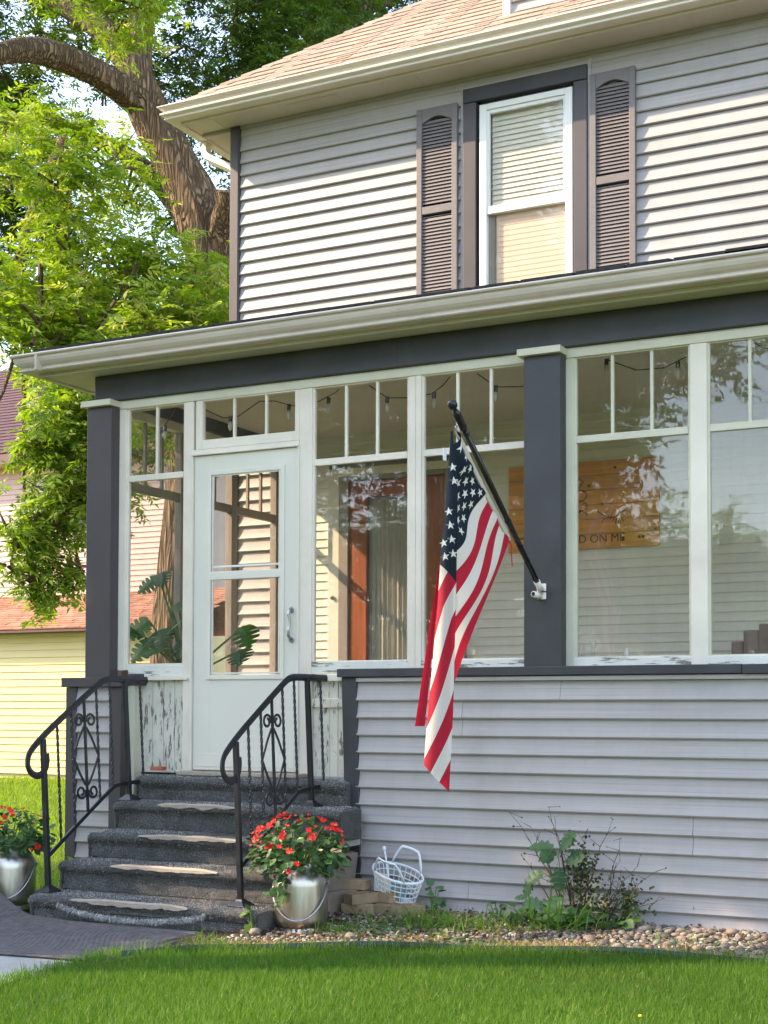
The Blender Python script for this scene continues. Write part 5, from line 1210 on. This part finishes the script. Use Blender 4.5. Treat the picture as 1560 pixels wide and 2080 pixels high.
# shade tree left of where one stands, outside the picture; it throws the dappled shade on the porch
shade = []
rg = random.Random(5)
while len(shade) < 150:
    x, y = rg.uniform(-14.8, -6.4), rg.uniform(-4.7, -3.1); z = rg.uniform(2.5, 10.5); r_ = rg.uniform(.5, .75)
    xg = x + 1.246 * z; lim = .45 if xg > -3.4 else -.45 if xg > -4.5 else -.75 if xg > -5.2 else -2.6
    if y + .607 * z < lim + r_ * .9 or z > 3.25 + 1.65 * abs(y): continue
    shade.append((x, y, z, r_))
tree('shade_tree', (-8.9, -4.4, 0), 'broad leafy shade tree standing on the lawn in front of the house to the left', [[(-8.9, -4.4, 0, .35), (-8.8, -4.3, 3, .26), (-8.7, -4.1, 6, .16), (-8.6, -4.0, 8, .07)], [(-8.8, -4.3, 4, .13), (-11, -4.1, 7.2, .07), (-12.6, -3.9, 7.8, .03)]], [shade], 230, .42, ['leaf'], None, n=16, gaps=(((-4.85, -.62, .45), .46), ((-4.35, -.60, .47), .46), ((-6.08, 0, 2.1), .36)))
# trees across the street, seen mirrored in the panes
def far_tree(loc, h, r, label, mt='leaf', cone=False, seed=1, name='street_tree'):
    rg = random.Random(seed); cl = []
    for i in range(46):
        if cone:
            t = rg.uniform(.08, 1); rr = r * (1 - t) * .9; a = rg.uniform(0, 6.28); cl.append((loc[0] + rr * math.cos(a), loc[1] + rr * math.sin(a), h * t, .25 * r * (1.25 - t)))
        else:
            d = Vector((rg.gauss(0, 1), rg.gauss(0, 1), rg.gauss(0, 1))).normalized() * rg.uniform(.4, 1) * r; cl.append((loc[0] + d.x, loc[1] + d.y, h - r * .9 + d.z * .95, r * .34))
    tree(name, (loc[0], loc[1], 0), label, [[(loc[0], loc[1], 0, .35), (loc[0], loc[1], h * .5, .25), (loc[0], loc[1], h * .9, .08)]], [cl], 44 if r > 2.4 else 60, .75, [mt], 'trees across the street', n=10, nl=7)
far_tree((-14, -24), 15, 5.5, 'tall leafy street tree opposite the porch steps', 'leaf', seed=2)
far_tree((-23, -22), 14, 5.5, 'broad street tree farthest left across the street', 'leafbright', seed=3)
far_tree((-32, -20), 13, 5.5, 'street tree at the left end of the row', 'leaf', seed=9)
far_tree((-6.2, -37), 8.0, 3.2, 'small round tree far down the street', 'leafbright', seed=5)
far_tree((-15.5, -46), 9.0, 3.6, 'low yellow green tree far behind the street row', 'leafbright', seed=6)
far_tree((3, -48), 9, 4, 'low round tree at the right end of the view across the street', 'leaf', seed=10)
HG = thing('hedge', (-26, -31, 0), 'unseen leafy hedge added across the street to block the bright horizon', 'hedge')  # out of view, added to keep the bright horizon out of the pane reflections
hc = [(-44 + i * 1.0 + rg.uniform(-.3, .3), -31 + rg.uniform(-.5, .5), z, 1.0) for i in range(40) for z in ((.8, 2.2, 3.6, 5.0, 6.2) if i < 31 else (.8, 2.2, 3.6))]
pos = clumps(hc, 60); v_, f_, r_ = sprigs(pos, .8, .1, .5, .2, 7); big('foliage', v_, f_, 'leaf', r_, HG, kind='stuff')
# line of trees closing the view on the far horizon
hv = []
for i in range(140):
    a = 6.283 * i / 140; rr = 95 + 10 * math.sin(i * 1.7); hv.append((rr * math.cos(a), rr * math.sin(a), 2.0 + 1.3 * math.sin(i * 2.3), 4.6))
pos = clumps(hv, 14); v_, f_, r_ = sprigs(pos, 1.7, .1, .5, .2, 5); o = big('distant_wood', v_, f_, 'leafdark', r_, None, kind='stuff'); tag(o, 'far line of dark trees closing the horizon all round', 'wood')

# ------------------------------------------------------------------ neighbours on the left
NB = thing('garage', (-17, 10.2, 0), 'low yellow sided outbuilding with an orange red shingle roof left of the porch', 'garage')
GY = 10.3; GX0, GX1 = -24, -13.6
G().box(GX0, GX1, GY + .02, 15, 0, 2.42).out('wall', 'yellow', NB)
for i in range(19):
    z = .12 + i * .122; xs = [GX0, GX1]
    if i % 4 in (0, 1): xs = [GX0, -17.6 + .9 * (i // 4 % 2), GX1]
    for a, b_ in zip(xs[:-1], xs[1:]): course(a, b_ - .004, GY, z, .122, 'yellow', NB, 'siding_board', .014, 2)
bx('frieze', 'yellowtrim', NB, GX0, GX1, GY - .06, GY, 2.40, 2.47, .003)
bx('eave_edge', 'maroon', NB, GX0 - .2, GX1 + .2, GY - .32, GY + .1, 2.47, 2.515, .003)
rs = G(); k = 0
G().add([(GX0 - .2, GY - .32, 2.52), (GX1 + .2, GY - .32, 2.52), (GX1 + .2, GY + 1.9, 3.28), (GX0 - .2, GY + 1.9, 3.28), (GX1 + .2, GY + 4, 2.6), (GX0 - .2, GY + 4, 2.6)], [(0, 1, 2, 3), (3, 2, 4, 5)]).out('roof', 'redroof', NB)
for c in range(17):
    s0 = c * .135; x = GX0 - .2 + (c % 2) * .15
    while x < GX1 + .2:
        wd = random.uniform(.26, .33); th = random.uniform(.012, .032); y0 = GY - .33 + s0; z0_ = 2.522 + s0 * .342; y1 = y0 + .15; z1_ = z0_ + .051
        vs = [(x, y0, z0_), (x + wd - .012, y0, z0_), (x + wd - .012, y1, z1_), (x, y1, z1_), (x, y0 - .003, z0_ + th), (x + wd - .012, y0 - .003, z0_ + th * random.uniform(.6, 1.2)), (x + wd - .012, y1, z1_ + .005), (x, y1, z1_ + .005)]
        fs = [(0, 1, 5, 4), (4, 5, 6, 7), (1, 2, 6, 5), (3, 0, 4, 7)]
        if x > -18.3 and x < -14.5 and k < 290: raw('shingle', vs, fs, 'redroof', NB); k += 1
        else: rs.add(vs, fs)
        x += wd
rs.out('shingle_field', 'redroof', NB, kind='stuff')
N2 = thing('neighbour_house', (-24, 17, 0), 'pinkish sided two storey house with a brown hip roof behind the bright bough', 'house')
HY = 16
G().box(-32, -18.2, HY + .02, 26, 0, 6.7).out('wall', 'pink', N2)
for i in range(34): course(-32, -18.2, HY, 2.9 + i * .116, .116, 'pink', N2, 'siding_board', .016, 2)
bx('eave_fascia', 'maroon', N2, -32.5, -17.7, HY - .5, HY - .45, 6.62, 6.85, .004)
G().add([(-32.5, HY - .45, 6.63), (-17.7, HY - .45, 6.63), (-17.7, HY + .2, 6.63), (-32.5, HY + .2, 6.63)], [(0, 1, 2, 3)]).out('eave_soffit', 'pink', N2)
G().add([(-32.6, HY - .5, 6.86), (-17.6, HY - .5, 6.86), (-22.6, HY + 4.5, 10.4), (-27.4, HY + 4.5, 10.4), (-17.6, HY + 9.5, 6.86), (-32.6, HY + 9.5, 6.86)], [(0, 1, 2, 3), (1, 4, 2), (4, 5, 3, 2), (5, 0, 3)]).out('roof', 'brownroof', N2)
rs = G()
for c in range(30):
    s0 = c * .165; x = -32.4 + s0
    while x < -17.8 - s0:
        wd = .3; y0 = HY - .5 + s0; z0_ = 6.865 + s0 * .708; e = min(x + wd - .01, -17.7 - s0)
        if e > x: rs.add([(x, y0, z0_), (e, y0, z0_), (e, y0 + .18, z0_ + .13), (x, y0 + .18, z0_ + .13), (x, y0 - .012, z0_ + .024), (e, y0 - .012, z0_ + .020)], [(0, 1, 5, 4), (4, 5, 2, 3)])
        x += wd
rs.out('shingle_field', 'brownroof', N2, kind='stuff')
wn_ = G().box(-21.0, -20.2, HY - .05, HY - .01, 5.0, 6.2).out('window', 'vinyl', N2); bx('pane', 'interior', wn_, -20.93, -20.27, HY - .056, HY - .051, 5.07, 6.13, 0)

# ------------------------------------------------------------------ grass
def lawn_patch(name, n, fx, fy, hgt, wid, mt, mean=.45, lean=.35, label=None):
    x = fx(n); y = fy(n, x); nzv = np.array([noise.noise(Vector((a * 1.1, b_ * 1.1, 0))) for a, b_ in zip(x, y)])
    P_ = np.stack([x, y, np.full(n, GZ - .004)], 1)
    d = RNG.normal(0, lean, (n, 3)); d[:, 2] = 1
    a = RNG.uniform(0, 6.283, n); up_ = np.stack([np.cos(a), np.sin(a), np.zeros(n)], 1)
    bv = BLADE_V * np.array([wid, 1, 1]); bv = np.concatenate([bv[:2], bv[2:4] + [0, 0, .08], bv[4:] + [0, 0, .30]])
    v_, f_, r_ = scatter(bv, BLADE_F, P_, d, up_, hgt * RNG.uniform(.55, 1.2, n) * (1 + .25 * nzv), np.clip(RNG.normal(mean, .2, n) + .22 * nzv, 0, 1))
    o = big(name, v_, f_, mt, r_, None, kind='stuff'); 
    if label: tag(o, label, 'grass')
    return o
def keep_front(n):
    x = RNG.uniform(-5.1, -.7, n * 2); lo = -3.6 + .35 * np.abs(x + 2.5); y = RNG.uniform(-3.5, -.70, n * 2)
    ey = np.interp(x, [p[0] for p in bed_edge], [p[1] for p in bed_edge]); wy = -2.05 - .9 * np.clip(-4.40 - x, 0, 9) * 4
    ok = (y < ey - .015) & ~((x < -4.36 + .03 * np.sin(y * 40)) ) & (y > -3.5)
    x, y = x[ok], y[ok]; return x[:n], y[:n]
N_ = 170000; gx_, gy_ = keep_front(N_)
lawn_patch('lawn_grass', len(gx_), lambda n: gx_, lambda n, x: gy_, .046, .055, 'grass', label='mown green lawn grass in front of the planting bed')
m_ = 2600; ex_ = RNG.uniform(-4.4, -.7, m_); ey_ = np.interp(ex_, [p[0] for p in bed_edge], [p[1] for p in bed_edge]) + RNG.normal(-.02, .022, m_)
lawn_patch('edge_grass', m_, lambda n: ex_, lambda n, x: ey_, .085, .04, 'grass', mean=.6, label='longer ragged grass along the lawn edging strip')
wx = RNG.normal(-4.40, .035, 2200); wy = RNG.uniform(-3.3, -1.75, 2200)
lawn_patch('path_edge_grass', 2200, lambda n: wx, lambda n, x: wy, .06, .05, 'grass', mean=.5, label='grass spilling over the edge of the concrete path')
m_ = 70000; sx_ = RNG.uniform(-20, -6.4, m_); 
t = RNG.uniform(0, 1, m_); sy_ = -1.2 + 11.4 * t; az = np.degrees(np.arctan2(-sx_, sy_ + 7)); ok = (az > 38) & (az < 47.5)
sx_, sy_ = sx_[ok], sy_[ok]
lawn_patch('side_lawn_grass', len(sx_), lambda n: sx_, lambda n, x: sy_, .075, .12, 'grassfar', mean=.5, label='sunlit grass of the side yard running back to the yellow outbuilding')
sx2 = RNG.uniform(-4.3, -.9, 9000); sy2 = RNG.uniform(-3.4, -.9, 9000); k2 = np.array([noise.noise(Vector((a * 1.7, b_ * 1.7, 9))) for a, b_ in zip(sx2, sy2)]) + RNG.uniform(-.25, .25, 9000) > .12
k2 &= sy2 < np.interp(sx2, [p[0] for p in bed_edge], [p[1] for p in bed_edge]) - .02
sx2, sy2 = sx2[k2], sy2[k2]
lawn_patch('thatch', len(sx2), lambda n: sx2, lambda n, x: sy2, .040, .05, 'straw', mean=.45, lean=.8, label='dry straw coloured blades mixed through the front lawn')
dn = G().lathe([(0, .012), (.006, .010), (.008, .006), (.004, .002)], (-1.62, -2.12, GZ + .04), 12).out('dandelion', 'orange'); dn.data.materials[0] = pm('dandelion_yellow', (.80, .55, .02), .7, .1, 90); tag(dn, 'single yellow dandelion head in the lawn near the bottom right', 'flower')

# ------------------------------------------------------------------ bed: edging, stones, litter, weeds
pts = [(x, edge_y(x), GZ + .022 + .006 * math.sin(x * 5)) for x in np.linspace(-4.33, 1.2, 60)]
ed = G().tube(pts, [(.006, .022)] * 60, 6, flat=(0, 0, 1)).out('lawn_edging', 'edging'); ed.rotation_euler = (0, 0, 0); tag(ed, 'dark green plastic edging strip between the lawn and the bed', 'edging')
def stone_mesh(seed):
    bm = bmesh.new(); bmesh.ops.create_icosphere(bm, subdivisions=2, radius=1); rg = random.Random(seed); sx, sy, sz = rg.uniform(.85, 1.35), rg.uniform(.7, 1), rg.uniform(.5, .72)
    for v in bm.verts: 
        v.co *= 1 + .16 * noise.noise(v.co * 1.3 + Vector((seed * 7, 0, 0))); v.co = Vector((v.co.x * sx, v.co.y * sy, v.co.z * sz))
    me = bpy.data.meshes.new('stone'); bm.to_mesh(me); bm.free(); me.materials.append(M['stones']); me.polygons.foreach_set('use_smooth', [True] * len(me.polygons)); return me
SM = [stone_mesh(i) for i in range(8)]
placed = []; tries = 0
def dens_ok(x, y):
    if x > -2.35: return True
    t = (y - edge_y(x)) / (0 - edge_y(x))
    return random.random() < (.42 if t < .35 else .10)
while len(placed) < 300 and tries < 20000:
    tries += 1
    x = random.uniform(-4.15, -1.18) if random.random() < .38 else random.uniform(-2.45, -1.18); y = random.uniform(edge_y(x) + .03, -.02)
    if x < -3.55 and y > -.62: continue
    if x < -3.8 and y > -1.15 and math.hypot(x + 3.975, y + .80) < .19: continue
    if -2.95 < x < -2.35 and y > -.28 and random.random() < .7: continue
    if not dens_ok(x, y): continue
    r_ = random.uniform(.013, .026) if random.random() < .82 else random.uniform(.026, .038)
    if any((x - a) ** 2 + (y - b_) ** 2 < ((r_ + c) * .80) ** 2 for a, b_, c in placed): continue
    placed.append((x, y, r_))
for i, (x, y, r_) in enumerate(placed):
    o = bpy.data.objects.new('stone', SM[i % 8]); COL.objects.link(o); o.parent = bed
    o.location = (x, y, GZ + .012 + .02 * max(0, 1 + y / .72) + r_ * .35); o.rotation_euler = (random.uniform(-.3, .3), random.uniform(-.3, .3), random.uniform(0, 6.28)); o.scale = (r_, r_, r_)
# gravel between and beyond
def pebbles(n, x0, x1, r0, r1, nm):
    b = bpy.data.meshes.new('t'); bm = bmesh.new(); bmesh.ops.create_icosphere(bm, subdivisions=1, radius=1); V0 = np.array([v.co[:] for v in bm.verts]); F0 = [tuple(v.index for v in f.verts) for f in bm.faces]; bm.free(); bpy.data.meshes.remove(b)
    x = RNG.uniform(x0, x1, n); y = np.interp(x, [p[0] for p in bed_edge], [p[1] for p in bed_edge]) * RNG.uniform(.02, .97, n)
    r_ = RNG.uniform(r0, r1, n); P_ = np.stack([x, y, GZ + .012 + .02 * np.maximum(0, 1 + y / .72)], 1)
    a = RNG.normal(0, 1, (n, 3)) * np.array([1, 1, .15]); v_, f_, q = scatter(V0 * np.array([1, .75, .6]), F0, P_, a, np.tile([0, 0, 1.], (n, 1)), r_, RNG.uniform(0, 1, n))
    return big(nm, v_, f_, M['pebble'], q, bed, kind='stuff', smooth=True)
M['pebble'] = leaf_mat('pebble_mix', [(0, (.08, .07, .06)), (.4, (.26, .21, .16)), (.7, (.38, .33, .27)), (1, (.55, .52, .47))], 0, .8, .3)
pebbles(5200, -4.2, -1.1, .006, .017, 'pebbles'); pebbles(900, -1.2, 1.2, .018, .04, 'pebbles')
# dead leaves, dry grass
n = 4200; x = RNG.uniform(-4.2, -.9, n); y = np.interp(x, [p[0] for p in bed_edge], [p[1] for p in bed_edge]) * RNG.uniform(0.02, .98, n)
keep = (x < -2.3) | (RNG.uniform(0, 1, n) < .35); x, y = x[keep], y[keep]; n = len(x)
P_ = np.stack([x, y, GZ + .022 + .02 * np.maximum(0, 1 + y / .72) + RNG.uniform(0, .014, n)], 1)
v_, f_, q = scatter(ROUND_V, ROUND_F, P_, RNG.normal(0, 1, (n, 3)) * np.array([1, 1, .3]), RNG.normal(0, .4, (n, 3)) + np.array([0, 0, 1]), RNG.uniform(.012, .030, n), RNG.uniform(0, 1, n))
big('leaf_litter', v_, f_, 'litter', q, bed, kind='stuff')
n = 7000; x = np.concatenate([RNG.normal(-2.6, .55, n // 2), RNG.uniform(-4.2, -1.5, n - n // 2)]); x = np.clip(x, -4.2, -1.1)
y = np.interp(x, [p[0] for p in bed_edge], [p[1] for p in bed_edge]) + np.abs(RNG.normal(0.03, .085, n))
cl_ = np.array([noise.noise(Vector((a * 3.1, b_ * 4, 7))) for a, b_ in zip(x, y)]); ok = cl_ > -.08; x, y = x[ok], y[ok]; n = len(x)
P_ = np.stack([x, y, np.full(n, GZ + .012)], 1); d = RNG.normal(0, 1.1, (n, 3)); d[:, 2] = RNG.uniform(.05, .9, n)
v_, f_, q = scatter(BLADE_V * np.array([.06, 1, 1]) + np.array([0, 0, 0]), BLADE_F, P_, d, RNG.normal(0, 1, (n, 3)), RNG.uniform(.03, .075, n), RNG.uniform(0, 1, n))
o = big('dry_grass', v_, f_, 'straw', q, None, kind='stuff'); tag(o, 'bleached dry grass matted along the front edge of the bed', 'grass')
def tuft(cx, cy, n, h, sx, sy, name, label, mt='grass', mean=.6):
    P_ = np.stack([RNG.normal(cx, sx, n), RNG.normal(cy, sy, n), np.full(n, GZ + .01)], 1); d = RNG.normal(0, .55, (n, 3)); d[:, 2] = 1
    bv = BLADE_V * np.array([.055, 1, 1]); bv = np.concatenate([bv[:2], bv[2:4] + [0, 0, .12], bv[4:] + [0, 0, .5]])
    a = RNG.uniform(0, 6.283, n); v_, f_, q = scatter(bv, BLADE_F, P_, d, np.stack([np.cos(a), np.sin(a), 0 * a], 1), h * RNG.uniform(.4, 1.1, n), np.clip(RNG.normal(mean, .2, n), 0, 1))
    o = big(name, v_, f_, mt, q); tag(o, label, 'grass', None); o['kind'] = 'stuff'; return o
tuft(-3.42, -.46, 380, .12, .20, .12, 'grass_clump', 'lush green grass growing through the bed between the bricks and the bare wall')
tuft(-3.15, -.42, 300, .11, .18, .10, 'grass_clump', 'green grass clump in the bed left of the scruffy shrub')
tuft(-3.70, -.82, 170, .09, .10, .07, 'grass_clump', 'fresh grass blades just right of the right milk can')
tuft(-4.16, -1.42, 60, .10, .04, .03, 'grass_clump', 'small grass tuft beside the corner of the rubber mat')
tuft(-2.0, -.35, 330, .07, .35, .18, 'grass_clump', 'sparse grass blades sprouting between the river stones on the right')
tuft(-2.72, -.32, 50, .26, .10, .05, 'grass_clump', 'few tall thin grass stalks at the foot of the shrub')
def broad(cx, cy, n, r, h, L, name, label, mt='weed', cat='weed', stemmed=True):
    T = thing(name, (cx, cy, GZ), label, cat)
    a = RNG.uniform(0, 6.283, n); rr = r * RNG.uniform(.1, 1, n) ** .6; z = GZ + h * RNG.uniform(.15, 1, n)
    P_ = np.stack([cx + rr * np.cos(a), cy + rr * .6 * np.sin(a), z], 1); fw = np.stack([np.cos(a), np.sin(a), RNG.uniform(-.5, .4, n)], 1) + RNG.normal(0, .4, (n, 3))
    v_, f_, q = scatter(ROUND_V * np.array([1.3, 1, 1]), ROUND_F, P_, fw, RNG.normal(0, .35, (n, 3)) + np.array([0, -.4, 1]), L * RNG.uniform(.6, 1.2, n), RNG.uniform(0, 1, n)); big('leaves', v_, f_, mt, q, T, kind='stuff')
    g = G()
    for i in range(min(n, 40)): g.tube([(cx + (P_[i, 0] - cx) * .2, cy + (P_[i, 1] - cy) * .2, GZ), tuple(P_[i])], [.003, .0018], 4, caps=False)
    g.out('stems', 'stem', T, kind='stuff'); return T
broad(-2.78, -.28, 70, .20, .12, .075, 'ground_creeper', 'low round leaved creeper spreading in front of the scruffy shrub', 'weed')
broad(-2.42, -.22, 34, .13, .13, .07, 'ground_creeper', 'low round leaved creeper to the right of the scruffy shrub', 'weed')
broad(-3.52, -.12, 16, .05, .22, .055, 'small_weed', 'small upright weed against the wall between the basket and the shrub', 'bluegreen')
broad(-3.12, -.10, 10, .05, .11, .04, 'small_weed', 'tiny weed sprig against the wall just left of the scruffy shrub', 'weed')
broad(-4.10, -1.06, 10, .05, .16, .06, 'small_weed', 'single weed between the bottom step and the right milk can', 'weed')
broad(-1.85, -.42, 40, .25, .04, .035, 'clover_patch', 'clover creeping over the river stones at the right', 'weed')
broad(-3.3, -.66, 46, .40, .05, .035, 'clover_patch', 'clover and small weeds in the bed below the grass clumps', 'weed')
# the scruffy shrub against the wall
SB = thing('shrub', (-2.66, -.14, GZ), 'scruffy half bare shrub with thin upright twigs growing against the grey wall', 'shrub')
g = G(); LP, LF = [], []
tips = [(-3.03, .98), (-2.92, .86), (-2.78, 1.04), (-2.74, .93), (-2.60, .85), (-2.44, .95), (-2.38, .80), (-2.95, .60), (-2.55, .70), (-2.40, .62), (-2.20, .55), (-2.28, .60), (-2.12, .36), (-2.35, .50), (-2.85, .75), (-2.70, .78), (-2.52, .60), (-2.3, .42), (-2.66, .5), (-2.62, .66)]
for i, (tx, tz) in enumerate(tips):
    tz = GZ + (tz - GZ) * .67; bx_ = -2.66 + (tx + 2.66) * .18 + random.uniform(-.04, .04); y1 = -.14 + random.uniform(-.08, .05)
    if tx > -2.42: bx_ = -2.48 + random.uniform(-.03, .03)
    pts = []; 
    for k in range(9):
        t = k / 8; pts.append((bx_ + (tx - bx_) * t ** 1.5 + .008 * math.sin(k * 2.1 + i), -.14 + (y1 + .14) * t, GZ + (tz - GZ) * t))
    g.tube(pts, [.0055 - .0045 * k / 8 for k in range(9)], 5)
    for k in range(3, 9):
        for _ in range(1 if k > 5 else 2):
            p = np.array(pts[k]); d = RNG.normal(0, 1, 3) * np.array([1, .6, .7]) + np.array([0, 0, .5]); d = nrm(d); L = .02 + .05 * random.random(); q = p + d * L
            g.tube([tuple(p), tuple(q)], [.0018, .0008], 4, caps=False); LP.append(q); LF.append(d)
            if k > 6: LP.append(p); LF.append(-d)
g.out('twigs', 'twig', SB, kind='stuff')
LP = np.array(LP); LF = np.array(LF); n = len(LP)
v_, f_, q = scatter(ROUND_V, ROUND_F, LP, LF, RNG.normal(0, 1, (n, 3)), RNG.uniform(.008, .02, n), np.clip(RNG.normal(.6, .25, n), 0, 1)); big('twig_leaves', v_, f_, 'shrubleaf', q, SB, kind='stuff')
n = 900; P_ = np.concatenate([np.stack([RNG.normal(-2.60, .045, 300), RNG.normal(-.15, .04, 300), RNG.normal(.36, .08, 300)], 1), np.stack([RNG.normal(-2.48, .12, 450), RNG.normal(-.16, .06, 450), GZ + np.abs(RNG.normal(.10, .07, 450))], 1), np.stack([RNG.normal(-2.33, .06, 150), RNG.normal(-.15, .04, 150), RNG.normal(.24, .05, 150)], 1)])
v_, f_, q = scatter(ROUND_V, ROUND_F, P_, RNG.normal(0, 1, P_.shape), RNG.normal(0, 1, P_.shape) + np.array([0, -.5, .6]), RNG.uniform(.014, .030, n), RNG.uniform(0, 1, n) ** 1.2); big('dense_leaves', v_, f_, 'shrubleaf', q, SB, kind='stuff')
# big lobed weed leaves climbing through it
WD_ = thing('lobed_weed', (-2.75, -.22, GZ), 'tall weed with large bluish lobed leaves growing through the scruffy shrub', 'weed')
def lobed(c, fw, up, L):
    f = Vector(fw).normalized(); r_ = f.cross(Vector(up)).normalized(); u = r_.cross(f); V = []; F = []; n_ = 12
    for i in range(n_ + 1):
        t = i / n_; wd = .40 * math.sin(math.pi * min(1, t * .95 + .05)) ** .8 * (1 + .35 * math.sin(i * 2.1)); m_ = Vector(c) + f * L * t - u * L * .2 * t * t
        V += [m_ - r_ * wd * L + u * .06 * L, m_, m_ + r_ * wd * L + u * .06 * L]
    for i in range(n_): F += [(3 * i, 3 * i + 1, 3 * i + 4, 3 * i + 3), (3 * i + 1, 3 * i + 2, 3 * i + 5, 3 * i + 4)]
    raw('leaf', V, F, 'bluegreen', WD_, uvs=[(random.random(), .5)] * len(V))
for c, fw, up, L in [((-2.74, -.22, .70), (-1, -.2, .15), (0, -.5, 1), .17), ((-2.72, -.22, .66), (-.7, -.4, -.2), (0, -.7, 1), .13), ((-2.70, -.22, .70), (.7, -.3, .6), (-.3, -.8, .5), .13), ((-2.66, -.22, .60), (.9, -.3, .4), (0, -.8, .6), .15), ((-2.66, -.22, .72), (.4, -.2, .9), (0, -1, .2), .12), ((-2.80, -.22, .50), (-.9, -.4, -.5), (0, -.6, .8), .15), ((-2.86, -.22, .42), (-.6, -.3, -.8), (-.3, -.8, .3), .11), ((-2.70, -.24, .55), (.1, -.2, -1), (0, -1, .1), .15),
                         ((-2.68, -.27, .33), (-.35, -.35, -.95), (0, -1, .2), .22), ((-2.78, -.27, .26), (-.8, -.4, .1), (0, -.7, .8), .14), ((-2.88, -.25, .30), (-.9, -.2, .1), (0, -.5, 1), .09), ((-2.74, -.25, .60), (-.2, -.5, .5), (0, -.8, .5), .12)]: lobed((c[0], c[1], GZ + (c[2] - GZ) * .68), fw, up, L * .82)
for p in [[(-2.72, -.2, GZ), (-2.68, -.22, .25), (-2.72, -.22, .50)], [(-2.74, -.2, GZ), (-2.80, -.24, .18), (-2.9, -.25, .22)], [(-2.70, -.22, .30), (-2.80, -.22, .36), (-2.86, -.22, .31)]]: G().tube(p, [.005, .004, .002], 6).out('stem', 'stem', WD_)
# creeping weed beside the left can
broad(-5.72, -.48, 40, .16, .26, .075, 'leafy_weed', 'bright green leafy weed behind the left railing post', 'grassfar', 'weed')
